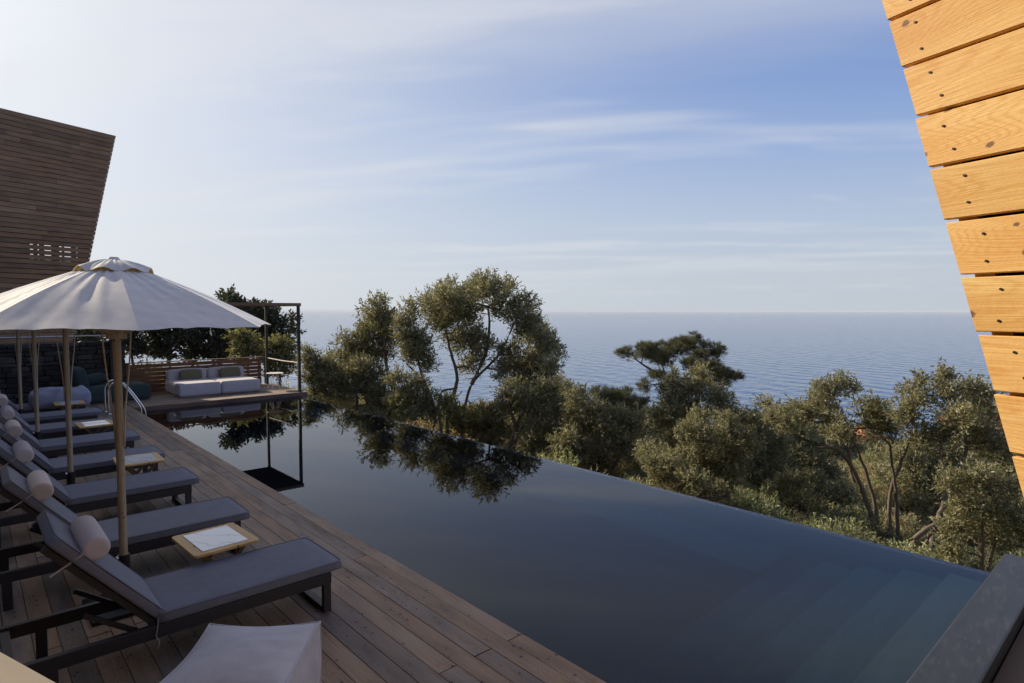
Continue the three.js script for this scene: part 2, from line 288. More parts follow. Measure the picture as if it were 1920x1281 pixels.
// ───────────── stone wall, rail, fence, pavilion ─────────────
{
  const w = thing('stone_wall', 'dark dry-stone wall behind the row of loungers', 'stone wall', [0, 0, -19.6]);
  const r = rng(61), geos = []; for (let k = 0; k < 7; k++) { const g = new RoundedBoxGeometry(1, 1, 1, 1, .16), p = g.attributes.position; const s = k * 7.3; for (let i = 0; i < p.count; i++) { const x = p.getX(i), y = p.getY(i), z = p.getZ(i); const q = (a, b) => (vn(x * 2.3 + a + s, y * 2.3 + z * 1.7 + b, 5) - .5) * .22; p.setXYZ(i, x + q(0, 9), y + q(5, 2), z + q(11, 31)); } g.computeVertexNormals(); geos.push(g); }
  const mats = [[.06, .055, .05], [.045, .042, .04], [.085, .08, .07], [.055, .046, .038], [.035, .034, .033]].map(c => std(c, .95));
  let y = 0;
  while (y < 1.42) { const h = .08 + .08 * r(); for (let x = 3.2; x > -1.2;) { const l = .13 + .24 * r(); const m = part(w, 'stone', geos[Math.floor(r() * 7)], mats[Math.floor(r() * 5)], [x - l / 2, y + h / 2, .14 + (r() - .5) * .05]); m.scale.set(l * 1.02, h * 1.02, .22); x -= l + .006; } y += h + .004; }
  part(w, 'wall_core', box(7.6, 1.44, .3), std([.04, .038, .035], .95), [-.6, .72, -.05]);
  const rail = thing('handrail', 'thin pale metal handrail above the stone wall', 'handrail', [0, 0, -19.62]);
  part(rail, 'rail', tubeGeo([[-4, 1.63, 0], [0, 1.63, 0], [3.1, 1.63, 0]], .022, 8, 8), std([.55, .54, .53], .35, { metalness: .6 }));
  for (const x of [-3.8, -2, -.2, 1.5, 3.05]) part(rail, 'baluster', cyl(.012, .012, .26, 8), std([.3, .3, .3], .4, { metalness: .6 }), [x, 1.51, 0]);
}
{
  const f = thing('slatted_fence', 'low horizontal slatted timber fence behind the daybed', 'fence', [0, 0, -19.45]), r = rng(66);
  for (let k = 0; k < 7; k++) for (const [x0, x1] of [[3.22, 4.9], [4.91, 6.86]]) part(f, 'slat', plank(x0, x0, x1, x1, .103, .022, .003, r() * 4, r() * .6), fenceMats[Math.floor(r() * 3)], [0, .07 + k * .115, 0]);
  part(f, 'cap_rail', plank(3.2, 3.2, 6.88, 6.88, .07, .026, .003, 0, .2), deckMats[2], [0, .857, 0], [Math.PI / 2, 0, 0]);
  for (const x of [3.26, 4.9, 6.8]) part(f, 'post', box(.07, .84, .05), volMats[3], [x, .42, -.038]);
}
{
  const p = thing('pavilion', 'slim dark pavilion frame with flat roof over the daybed platform', 'pavilion', [0, 0, 0]);
  const m = std([.035, .027, .022], .55), X0 = 2.68, X1 = 6.98, Z0 = -16.8, Z1 = -19.28;
  for (const [x, z] of [[X1, Z0], [X1, Z1], [X0, Z0], [X0 + .2, Z1]]) part(p, 'post', rbox(.075, 2.5, .075, .006, 1), m, [x, 1.25, z]);
  const rf = part(p, 'roof', box(X1 - X0 + .075, .05, Z0 - Z1 + .075), m, [(X0 + X1) / 2, 2.474, (Z0 + Z1) / 2]);
  for (const z of [Z0 + .046, Z1 - .046]) part(p, 'roof_beam', rbox(X1 - X0 + .1, .085, .03, .004, 1), volMats[1], [(X0 + X1) / 2, 2.476, z + (z > -18 ? .008 : -.008)]);
  for (const x of [X0 - .052, X1 + .052]) part(p, 'roof_beam', rbox(.028, .085, Z0 - Z1 + .1, .004, 1), volMats[1], [x, 2.474, (Z0 + Z1) / 2]);
  part(p, 'side_rail', tubeGeo([[X1, .83, Z1], [X1, .815, (Z0 + Z1) / 2], [X1, .83, Z0]], .018, 12, 8), std([.5, .46, .42], .7));
  part(p, 'side_cable', tubeGeo([[X1, .42, Z1], [X1, .42, Z0]], .004, 4, 5), std([.1, .1, .1], .4, { metalness: 1 }));
}
// foreground parapet, bottom left
{
  const g = rbox(.9, 1.2, 4, .035, 4), pt = dataTex(256, 256, (u, v) => { const a = fbm(u * 12, v * 12, 5, 131, 12, 12), q = .82 + .36 * a; return [.225 * q, .185 * q, .14 * q]; });
  const m = part(scene, 'parapet', g, std([1, 1, 1], .9, { map: pt, bumpMap: pt, bumpScale: .01 }), [0, .6, 0], [0, Math.atan2(.138, .386), 0]);
  const d = V(.138, 0, .386).normalize(), n = V(-d.z, 0, d.x), c = V(.118, 0, -2.381).addScaledVector(d, 1.3).addScaledVector(n, .45); m.position.set(c.x, .6, c.z);
  tag(m, 'sunlit beige plaster parapet in the bottom left corner', 'parapet');
}

// the hotel's own blocks beside and behind the camera, which shade the deck from the open sky
{
  const pl = std([.30, .26, .21], .9), o = thing('hotel_wing', 'plastered hotel wing behind the heads of the loungers', 'building', [-6.2, 0, -8]);
  part(o, 'wall', box(6, 6, 22), pl, [0, 3, 0]); part(o, 'roof', rbox(6.6, .2, 22.6, .02, 1), volMats[3], [0, 6.11, 0]); part(o, 'gallery', box(1.8, 3.55, 21.6), std([.16, .13, .10], .9), [3.905, 1.775, 0]); for (let k = 0; k < 5; k++) { const w = part(o, 'window', box(.1, 2, 2.2), volMats[3], [4.82, 1.2, -8 + k * 4]); part(w, 'pane', box(.03, 1.8, 2), std([.02, .025, .03], .08), [.045, 0, 0]); }
  const h = thing('hotel_block', 'tall timber and plaster hotel block behind the terrace', 'building', [-1, 0, 5.4]);
  part(h, 'wall', box(15, 7, 5), pl, [0, 3.5, 0]); part(h, 'roof', rbox(15.6, .25, 5.6, .02, 1), volMats[3], [0, 7.13, 0]); part(h, 'overhang', rbox(6.2, .3, 4.6, .02, 1), volMats[3], [.0, 4.5, -4.4]);
  for (const x of [-4, 0, 4]) { const w = part(h, 'window', box(1.8, 1.6, .1), volMats[3], [x, 5.6, -2.52]); part(w, 'pane', box(1.6, 1.4, .03), std([.02, .025, .03], .08), [0, 0, -.045]); }
}

// ───────────── furniture ─────────────
const weave = dataTex(256, 256, (u, v) => { const a = .5 + .25 * Math.sin(u * 6.2832 * 64) + .25 * Math.sin(v * 6.2832 * 64), n = fbm(u * 8, v * 8, 4, 141, 8, 8); const q = .88 + .06 * a + .18 * (n - .5); return [q, q, q]; }, true);
const fabric = (c, o = {}) => phy(c, .92, { map: weave, bumpMap: weave, bumpScale: .0012, sheen: .25, sheenRoughness: .6, sheenColor: L(...c), ...o });
const greyFab = fabric([.205, .207, .245]), whiteFab = fabric([.60, .56, .57]), sofaFab = fabric([.62, .58, .60]), boltFab = fabric([.66, .56, .54]), tealFab = fabric([.05, .075, .075]), olivePillow = fabric([.22, .20, .13]), paleBlue = fabric([.34, .36, .46]);
const frameM = std([.034, .030, .032], .55), pipeM = std([.40, .37, .38], .9), blackM = std([.012, .012, .013], .5);
const teak = std([.62, .40, .17], .5, { map: finMaps.map, color: L(.78, .8, .8) });
const steel = std([.7, .7, .72], .22, { metalness: 1 });

// a soft block: rounded box with crowned faces
function soft(w, h, d, crown = .02, r = .03, noise = 0, seed = 0) {
  const g = new RoundedBoxGeometry(w, h, d, 5, Math.min(r, h / 2.01, w / 2.01, d / 2.01)), src = g; // subdivide the flat faces with a denser box
  const b = new THREE.BoxGeometry(w, h, d, 18, 5, 18), p = b.attributes.position, n = b.attributes.normal, u = b.attributes.uv;
  for (let i = 0; i < p.count; i++) {
    let x = p.getX(i), y = p.getY(i), z = p.getZ(i); const cx = clamp(x, -w / 2 + r, w / 2 - r), cy = clamp(y, -h / 2 + Math.min(r, h * .48), h / 2 - Math.min(r, h * .48)), cz = clamp(z, -d / 2 + r, d / 2 - r);
    const v = V(x - cx, y - cy, z - cz), l = v.length(), rr = Math.min(r, h * .48); if (l > rr) v.multiplyScalar(rr / l); x = cx + v.x; y = cy + v.y; z = cz + v.z;
    const fx = 1 - Math.pow(2 * x / w, 2), fy = 1 - Math.pow(2 * y / h, 2), fz = 1 - Math.pow(2 * z / d, 2), q = a => clamp(a);
    y += Math.sign(y) * crown * Math.sqrt(q(fx) * q(fz)) * (Math.abs(y) > h * .3 ? 1 : 0); x += Math.sign(x) * crown * .6 * Math.sqrt(q(fy) * q(fz)) * (Math.abs(x) > w * .4 ? 1 : 0); z += Math.sign(z) * crown * .6 * Math.sqrt(q(fy) * q(fx)) * (Math.abs(z) > d * .4 ? 1 : 0);
    if (noise) y += (fbm(x * 5 + seed, z * 5 + seed * 3, 3, 7) - .5) * noise * (y > 0 ? 1 : .2);
    p.setXYZ(i, x, y, z); const N = [Math.abs(n.getX(i)), Math.abs(n.getY(i)), Math.abs(n.getZ(i))]; N[1] > .5 ? u.setXY(i, x * 2, z * 2) : N[0] > .5 ? u.setXY(i, z * 2, y * 2) : u.setXY(i, x * 2, y * 2);
  }
  b.computeVertexNormals(); return weldNormals(b);
}
function weldNormals(g) {   // share normals where faces meet
  const p = g.attributes.position, n = g.attributes.normal, m = new Map();
  for (let i = 0; i < p.count; i++) { const k = `${p.getX(i).toFixed(4)},${p.getY(i).toFixed(4)},${p.getZ(i).toFixed(4)}`; const v = m.get(k) ?? V(0, 0, 0); v.add(V(n.getX(i), n.getY(i), n.getZ(i))); m.set(k, v); }
  for (let i = 0; i < p.count; i++) { const v = m.get(`${p.getX(i).toFixed(4)},${p.getY(i).toFixed(4)},${p.getZ(i).toFixed(4)}`).clone().normalize(); n.setXYZ(i, v.x, v.y, v.z); }
  return g;
}
const LG = {   // shared lounger geometry
  rail: rbox(1.93, .085, .045, .006, 1), leg: rbox(.06, .22, .045, .005, 1), sill: rbox(.06, .035, .57, .004, 1), cross: rbox(.05, .05, .57, .004, 1), slat: rbox(.06, .018, .56, .003, 1),
  seat: soft(1.26, .068, .66, .004, .013), back: soft(.84, .068, .64, .004, .013), brail: rbox(.84, .04, .035, .004, 1), strut: rbox(.36, .03, .025, .003, 1),
};
function boltGeo() {   // roll with softly domed ends
  const pts = [[0, -.272], [.045, -.271], [.063, -.268], [.071, -.26], [.074, -.25], [.076, 0], [.074, .25], [.071, .26], [.063, .268], [.045, .271], [0, .272]].map(a => new THREE.Vector2(...a));
  const g = new THREE.LatheGeometry(pts, 28).rotateX(Math.PI / 2); const u = g.attributes.uv; for (let i = 0; i < u.count; i++) u.setXY(i, u.getX(i) * 1.1, u.getY(i) * .9); return g;
}
const pipeLoop = (w, d) => { const a = w / 2 - .004, b = d / 2 - .004, r = .02, P = []; for (const [cx, cz, t0] of [[a - r, b - r, 0], [-a + r, b - r, 1], [-a + r, -b + r, 2], [a - r, -b + r, 3]]) for (let k = 0; k <= 3; k++) { const t = (t0 + k / 3) * Math.PI / 2; P.push(V(cx + Math.cos(t) * r, 0, cz + Math.sin(t) * r)); } return new THREE.TubeGeometry(new THREE.CatmullRomCurve3(P, true, 'centripetal'), 90, .0042, 5, true); };
LG.pipe = pipeLoop(1.26, .66); LG.bpipe = pipeLoop(.84, .64); LG.bolt = boltGeo(); LG.strap = tubeGeo([[0, 0, -.16], [-.09, -.07, -.20], [-.17, -.12, -.215]], .006, 8, 6);
const BA = 49 * Math.PI / 180;   // backrest angle
function lounger(z, x, turn, label, bolster = true) {
  const o = thing('sun_lounger', label, 'sun lounger', [x, 0, z], turn, 'sun loungers along the deck');
  for (const s of [-1, 1]) {
    part(o, 'side_rail', LG.rail, frameM, [1.055, .257, s * .305]);
    for (const lx of [1.985, .3]) part(o, 'leg', LG.leg, frameM, [lx, .108, s * .3051]);
    part(o, 'support_strut', LG.strut, frameM, [.62, .345, s * .22], [0, 0, -.62]);
  }
  for (const lx of [1.985, .3]) part(o, 'floor_bar', LG.sill, frameM, [lx, .0185, 0]);
  for (const lx of [2.0, .115, .85]) part(o, 'cross_bar', LG.cross, frameM, [lx, .257, 0]);
  for (let k = 0; k < 9; k++) part(o, 'seat_slat', LG.slat, frameM, [.95 + k * .125, .2885, 0]);
  const sc = part(o, 'seat_cushion', LG.seat, greyFab, [1.475, .336, 0]); part(sc, 'piping', LG.pipe, greyFab, [0, .032, 0]);
  const br = new THREE.Group(); br.name = 'backrest'; br.position.set(.85, .30, 0); br.rotation.z = -BA; o.add(br);
  for (const s of [-1, 1]) part(br, 'backrest_rail', LG.brail, frameM, [-.43, -.012, s * .28]);
  part(br, 'back_cushion', LG.back, greyFab, [-.445, .046, 0]); part(br, 'piping', LG.bpipe, greyFab, [-.445, .078, 0]);
  if (bolster) part(br, 'head_bolster', LG.bolt, boltFab, [-.635, .138, .035]);
  if (bolster) part(br, 'bolster_strap', LG.strap, boltFab, [-.68, .10, .50], [0, 0, BA]);
  for (const s of [-1, 1]) part(o, 'tie_cord', tubeGeo([[.845, .35, s * .335], [.838, .29, s * .342], [.83, .235, s * .34], [.845, .2, s * .337], [.838, .155, s * .338]], .0035, 14, 5), pipeM);
  return o;
}
const lz = [-4.64, -6.31, -7.92, -9.56, -11.12, -12.72, -14.25, -15.85], lx = [.0, -.13, -.15, -.15, -.15, -.15, -.2, -.2];
const lt = ['grey cushioned sun lounger nearest the camera, beside the white pouf', 'grey cushioned sun lounger second from the camera, behind the nearest side table', 'grey cushioned sun lounger third from the camera', 'grey cushioned sun lounger fourth from the camera, behind the second side table', 'grey cushioned sun lounger fifth from the camera', 'grey cushioned sun lounger third from the stone wall, behind the third side table', 'grey cushioned sun lounger second from the stone wall', 'farthest grey sun lounger with a pale cover, next to the stone wall'];
const rl = rng(71); lz.forEach((z, i) => lounger(z, lx[i], (rl() - .5) * .02, lt[i]));
{ // rumpled pale cover over the far lounger's foot
  const g = soft(.98, .30, .74, .05, .09, .16, 3.1), m = part(scene, 'lounger_cover', g, paleBlue, [1.42, .47, -15.82]); tag(m, 'rumpled pale blue cover heaped on the farthest lounger', 'cover');
}
// side tables with a marble inlay on crossed legs
const marble = dataTex(512, 512, (u, v) => { const w = fbm(u * 3, v * 3, 4, 151), n = fbm(u * 6, v * 6, 5, 156); let k = 0; for (const [a, b, c, s] of [[.9, .55, .3, 40], [.8, .6, .62, 60], [1, .45, .95, 70], [.75, .66, 1.05, 90]]) { const d = Math.abs(u * a * .55 + v * b - c + (w - .5) * .35); k = Math.max(k, Math.exp(-d * s) * (.4 + .9 * n)); } const q = .80 - .04 * n; return [q - .42 * k, q - .38 * k, q - .33 * k]; });
function sideTable(x, z, turn, label) {
  const t = thing('side_table', label, 'side table', [x, 0, z], turn, 'side tables between the loungers');
  const s = new THREE.Shape(), w = .245, d = .285, r = .035; s.moveTo(-w + r, -d); s.lineTo(w - r, -d); s.quadraticCurveTo(w, -d, w, -d + r); s.lineTo(w, d - r); s.quadraticCurveTo(w, d, w - r, d); s.lineTo(-w + r, d); s.quadraticCurveTo(-w, d, -w, d - r); s.lineTo(-w, -d + r); s.quadraticCurveTo(-w, -d, -w + r, -d);
  const g = new THREE.ExtrudeGeometry(s, { depth: .014, bevelEnabled: true, bevelSize: .004, bevelThickness: .004, bevelSegments: 2, curveSegments: 6 }).rotateX(-Math.PI / 2); const u = g.attributes.uv, p = g.attributes.position; for (let i = 0; i < u.count; i++) u.setXY(i, p.getZ(i) / 4 + .3, (p.getX(i) + .25) / .6);
  const top = part(t, 'table_top', g, teak, [0, .43, 0]);
  const mg = new THREE.PlaneGeometry(.34, .44).rotateX(-Math.PI / 2); part(top, 'marble_inlay', rbox(.35, .012, .46, .002, 1), phy([1, 1, 1], .12, { map: marble, clearcoat: .3 }), [0, .0165, 0]);
  for (const sz of [-1, 1]) for (const a of [-1, 1]) part(t, 'leg', rbox(.035, .56, .02, .003, 1), std([.16, .10, .055], .6), [0, .222, sz * (.2 + a * .011)], [0, 0, a * .72]);
  for (const [bx, by] of [[-.155, .40], [.155, .40], [-.165, .035], [.165, .035]]) part(t, 'stretcher', rbox(.022, .022, .40, .002, 1), std([.16, .10, .055], .6), [bx, by, 0]);
}
sideTable(1.455, -5.25, .06, 'marble topped side table nearest the camera'); sideTable(1.55, -8.74, -.04, 'second marble topped side table from the camera, under the parasol pole'); sideTable(1.53, -12.0, .03, 'third marble topped side table from the camera'); sideTable(1.5, -15.1, -.03, 'farthest marble topped side table, by the pale cover');

// parasols
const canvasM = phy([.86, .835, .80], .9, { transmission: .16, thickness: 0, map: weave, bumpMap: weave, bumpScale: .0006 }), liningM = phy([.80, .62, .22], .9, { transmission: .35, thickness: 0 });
const poleM = tint(finMaps, [.52, .68, 1.3], .5, .0004), ropeM = std([.55, .46, .34], .9);
function parasol(x, z, label, R = 1.16) {
  const o = thing('parasol', label, 'parasol', [x, 0, z], 0, 'parasols between the loungers'), H0 = 2.178, H1 = 2.615, r0 = .2, A0 = 3 * Math.PI / 180;
  const rib = (a, r) => [Math.cos(a) * r, lerp(H1, H0, (r - r0) / (R - r0)) + .02 * Math.sin(Math.PI * (r - r0) / (R - r0)), Math.sin(a) * r];
  for (let k = 0; k < 8; k++) {
    const a = A0 + k * Math.PI / 4, b = a + Math.PI / 4, nu = 22, nv = 22, P = [], U = [], I = [];
    for (let i = 0; i <= nu; i++) for (let j = 0; j <= nv; j++) {
      const v = i / nu, t = j / nv, p = rib(a, lerp(r0, R, v)), q = rib(b, lerp(r0, R, v)), m = 4 * t * (1 - t);
      const wr = Math.sin(t * 26 + v * 5 + k * 2.1) * .006 * (1 - v) * m + (fbm(t * 7 + k * 5, v * 3 + t * 4, 3, 161 + k) - .5) * .02 * m * (.4 + v) + .006 * Math.sin(v * 60 + k) * Math.exp(-Math.pow((t - .35) * 9, 2)) * m * (k % 2);
      P.push(lerp(p[0], q[0], t) * (1 - .022 * m * v * v), lerp(p[1], q[1], t) - .022 * m * v * (1 - v * .6) + .02 * m * v * v * v * v + wr, lerp(p[2], q[2], t) * (1 - .022 * m * v * v)); U.push(t * 2 * v, v * 2);
    }
    for (let i = 0; i < nu; i++) for (let j = 0; j < nv; j++) { const c = i * (nv + 1) + j, d = c + nv + 1; I.push(c, c + 1, d, c + 1, d + 1, d); }
    const g = new THREE.BufferGeometry(); g.setAttribute('position', new THREE.Float32BufferAttribute(P, 3)); g.setAttribute('uv', new THREE.Float32BufferAttribute(U, 2)); g.setIndex(I); g.computeVertexNormals(); part(o, 'canopy_panel', g, canvasM);
    const e = rib(a, R - .01), s = rib(a, .14), mid = rib(a, .62);
    part(o, 'rib', tubeGeo([[s[0], s[1] - .05, s[2]], [e[0], e[1] - .012, e[2]]], .009, 3, 6), poleM); part(o, 'strut', tubeGeo([[Math.cos(a) * .05, 2.12, Math.sin(a) * .05], [mid[0], mid[1] - .035, mid[2]]], .008, 3, 6), poleM);
  }
  const vent = (off) => {
    const P = [], U = [], I = [], n = 96, m = 10;
    for (let i = 0; i <= m; i++) for (let j = 0; j <= n; j++) {
      const v = i / m, a = A0 + j / n * 6.28318, ph = ((a - A0) / (Math.PI / 4)) % 1, mm = Math.sin(Math.PI * ph), rr = .012 + .252 * v * (1 - .045 * mm * v);
      const y = 2.695 - .012 * Math.pow(v, .6) - .085 * v * v - .008 * v + mm * mm * .036 * v * v * (.6 + .7 * vn(Math.floor((a - A0) / (Math.PI / 4)) * 3.1, 2, 9)) + .006 * Math.sin(a * 23 + v * 3) * v * (1 - v) * 3;
      P.push(Math.cos(a) * rr, y + off, Math.sin(a) * rr); U.push(a * .3, v * .6);
    }
    for (let i = 0; i < m; i++) for (let j = 0; j < n; j++) { const c = i * (n + 1) + j, d = c + n + 1; I.push(c, c + 1, d, c + 1, d + 1, d); }
    const g = new THREE.BufferGeometry(); g.setAttribute('position', new THREE.Float32BufferAttribute(P, 3)); g.setAttribute('uv', new THREE.Float32BufferAttribute(U, 2)); g.setIndex(I); g.computeVertexNormals(); return g;
  };
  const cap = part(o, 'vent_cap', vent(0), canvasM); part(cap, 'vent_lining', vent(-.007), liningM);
  part(o, 'finial', cyl(.03, .045, .022, 16), canvasM, [0, 2.698, 0]);
  const pg = cyl(.028, .029, 2.35, 20), u = pg.attributes.uv, pp = pg.attributes.position; for (let i = 0; i < u.count; i++) u.setXY(i, pp.getY(i) / 4, u.getX(i) * .4);
  part(o, 'pole', pg, poleM, [0, 1.5, 0]); part(o, 'hub', cyl(.07, .07, .07, 16), poleM, [0, 2.12, 0]);
  part(o, 'pole_sleeve', cyl(.042, .042, .4, 18), blackM, [0, .2, 0]); part(o, 'base_plate', rbox(.5, .03, .5, .008, 1), blackM, [0, .0155, 0]);
  part(o, 'clamp_knob', new THREE.SphereGeometry(.016, 10, 8), steel, [-.046, .385, .02]);
  for (const s of [-1, 1]) part(o, 'rope', tubeGeo([[s * .085, 2.17, s * .07], [s * .07, 1.9, s * .058], [s * .035, 1.5, s * .03], [s * .026, 1.25, s * .023]], .006, 14, 5), ropeM);
  return o;
}
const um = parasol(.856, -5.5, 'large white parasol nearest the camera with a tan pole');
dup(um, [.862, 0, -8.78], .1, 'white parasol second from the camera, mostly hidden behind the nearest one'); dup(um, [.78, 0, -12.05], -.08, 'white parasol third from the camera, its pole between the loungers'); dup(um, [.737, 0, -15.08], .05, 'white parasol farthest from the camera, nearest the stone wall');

// square pouf with pinched corners
{
  const o = thing('pouf', 'white square pouf with piped seams and pinched corners in the foreground', 'pouf', [1.085, 0, -3.44], -.69);
  const N = 26, a = .33, h = .40, P = [], U = [], I = [];
  const side = t => { const m = 1 - t * t; return 1 - .055 * m; };           // edge bows inwards between the corners
  const topP = (s, t) => { const x = s * a * side(t), z = t * a * side(s), c = Math.max(0, (1 - s * s) * (1 - t * t)), e = Math.max(Math.abs(s), Math.abs(t)); const q = (fbm(s * 3 + 4, t * 9, 3, 171) - .5) * .016 * sst(.1, .8, s * .5 + .5) * Math.sqrt(c); return [x, h - .022 * (1 - Math.pow(Math.abs(s * t), 1.4)) * e * e + .052 * Math.sqrt(c) + q + .006 * Math.sin(t * 40 + s * 5) * Math.exp(-Math.pow((s - .62) * 3.2, 2) - Math.pow((t + .1) * 2, 2)), z]; };
  for (let i = 0; i <= N; i++) for (let j = 0; j <= N; j++) { const p = topP(i / N * 2 - 1, j / N * 2 - 1); P.push(...p); U.push(p[0] * 2, p[2] * 2); }
  for (let i = 0; i < N; i++) for (let j = 0; j < N; j++) { const c = i * (N + 1) + j; I.push(c, c + 1, c + N + 1, c + 1, c + N + 2, c + N + 1); }
  const mk = (P, U, I) => { const g = new THREE.BufferGeometry(); g.setAttribute('position', new THREE.Float32BufferAttribute(P, 3)); g.setAttribute('uv', new THREE.Float32BufferAttribute(U, 2)); g.setIndex(I); g.computeVertexNormals(); return g; };
  part(o, 'top_panel', mk(P, U, I), whiteFab);
  const edges = [t => topP(t, -1), t => topP(1, t), t => topP(-t, 1), t => topP(-1, -t)];
  edges.forEach((f, k) => {
    const P = [], U = [], I = [], M = 14; for (let i = 0; i <= N; i++) for (let j = 0; j <= M; j++) { const t = i / N * 2 - 1, v = j / M, p = f(t), b = Math.sin(Math.PI * v), w = (1 + .06 * b * (1 - Math.pow(t, 6)) + (fbm(t * 4 + k * 7, v * 3, 3, 177) - .5) * .03 * b) * (1 + (v > .7 ? -.03 * (v - .7) : 0)); P.push(p[0] * w, p[1] * (1 - v) + .004, p[2] * w); U.push(t, v); }
    for (let i = 0; i < N; i++) for (let j = 0; j < M; j++) { const c = i * (M + 1) + j; I.push(c, c + M + 1, c + 1, c + 1, c + M + 1, c + M + 2); }
    part(o, 'side_panel', mk(P, U, I), whiteFab);
    part(o, 'piping', tubeGeo(Array.from({ length: 13 }, (_, i) => { const p = f(i / 6 - 1); return [p[0] * 1.004, p[1] + .002, p[2] * 1.004]; }), .0055, 40, 6), whiteFab);
    const c = f(1); part(o, 'corner_seam', tubeGeo([[c[0] * 1.003, c[1], c[2] * 1.003], [c[0] * 1.003, h / 2, c[2] * 1.003], [c[0] * .995, .01, c[2] * .995]], .0045, 10, 6), whiteFab);
  });
}
// grey-lilac double daybed
for (const [x, l] of [[4.66, 'left module of the pale lilac daybed on the platform'], [5.72, 'right module of the pale lilac daybed on the platform']]) {
  const o = thing('daybed_module', l, 'daybed', [x, 0, -18.4], 0, 'daybed modules');
  part(o, 'seat_base', soft(1.05, .345, 1.58, .012, .045), sofaFab, [0, .176, -.17]);
  part(o, 'back_cushion', soft(1.0, .31, .22, .03, .06), sofaFab, [0, .465, -.80], [-.1, 0, 0]);
}
for (const [x, l] of [[4.72, 'olive green cushion on the left of the daybed'], [5.78, 'olive green cushion on the right of the daybed']]) tag(part(scene, 'scatter_cushion', soft(.56, .27, .12, .03, .05), olivePillow, [x, .475, -18.98], [-.22, 0, 0]), l, 'cushion', 'cushions on the daybed');
{ // teal lounge in the shade beside the stone wall
  const o = thing('lounge_seat', 'dark teal lounge seat in the shade by the stone wall', 'lounge seat', [2.72, 0, -18.55], .06);
  part(o, 'seat_base', soft(1.55, .40, 1.0, .03, .09), tealFab, [.02, .2, 0]); part(o, 'back_cushion', soft(.26, .55, .98, .03, .09), tealFab, [-.68, .6, -.02], [0, 0, .15]); part(o, 'head_cushion', soft(.5, .2, .5, .03, .07), tealFab, [-.35, .56, -.15], [0, 0, .2]);
}
{ // small white wire table
  const o = thing('wire_table', 'small round white table with splayed wire legs on the platform', 'side table', [6.72, 0, -17.95]); const wm = std([.74, .70, .64], .5);
  part(o, 'table_top', new THREE.LatheGeometry([[0, .455], [.20, .455], [.235, .462], [.24, .475], [.228, .472], [.2, .468], [0, .468]].map(a => new THREE.Vector2(...a)), 36), wm);
  for (let k = 0; k < 6; k++) { const a = k * Math.PI / 3 + .2, b = a + .42, c = Math.cos, s = Math.sin; part(o, 'leg', tubeGeo([[c(a) * .07, .455, s(a) * .07], [c(a) * .21, .01, s(a) * .21]], .0075, 3, 6), wm); }
  part(o, 'foot_ring', new THREE.TorusGeometry(.1, .006, 6, 32).rotateX(Math.PI / 2), wm, [0, .36, 0]);
}
{ // pool ladder
  const o = thing('pool_ladder', 'polished steel pool ladder handrails at the far end of the deck', 'pool ladder', [0, 0, 0]);
  for (const z of [-16.0, -16.45]) { part(o, 'handrail', tubeGeo([[2.30, .0, z], [2.30, .35, z], [2.31, .56, z], [2.38, .68, z], [2.5, .71, z], [2.6, .66, z], [2.95, .12, z], [3.0, .0, z], [3.0, -.9, z]], .02, 60, 10), steel); part(o, 'flange', cyl(.05, .055, .015, 18), steel, [2.30, .009, z]); }
  for (const y of [-.3, -.55, -.8]) part(o, 'tread', rbox(.08, .02, .44, .004, 1), steel, [3.0, y, -16.225]);
}
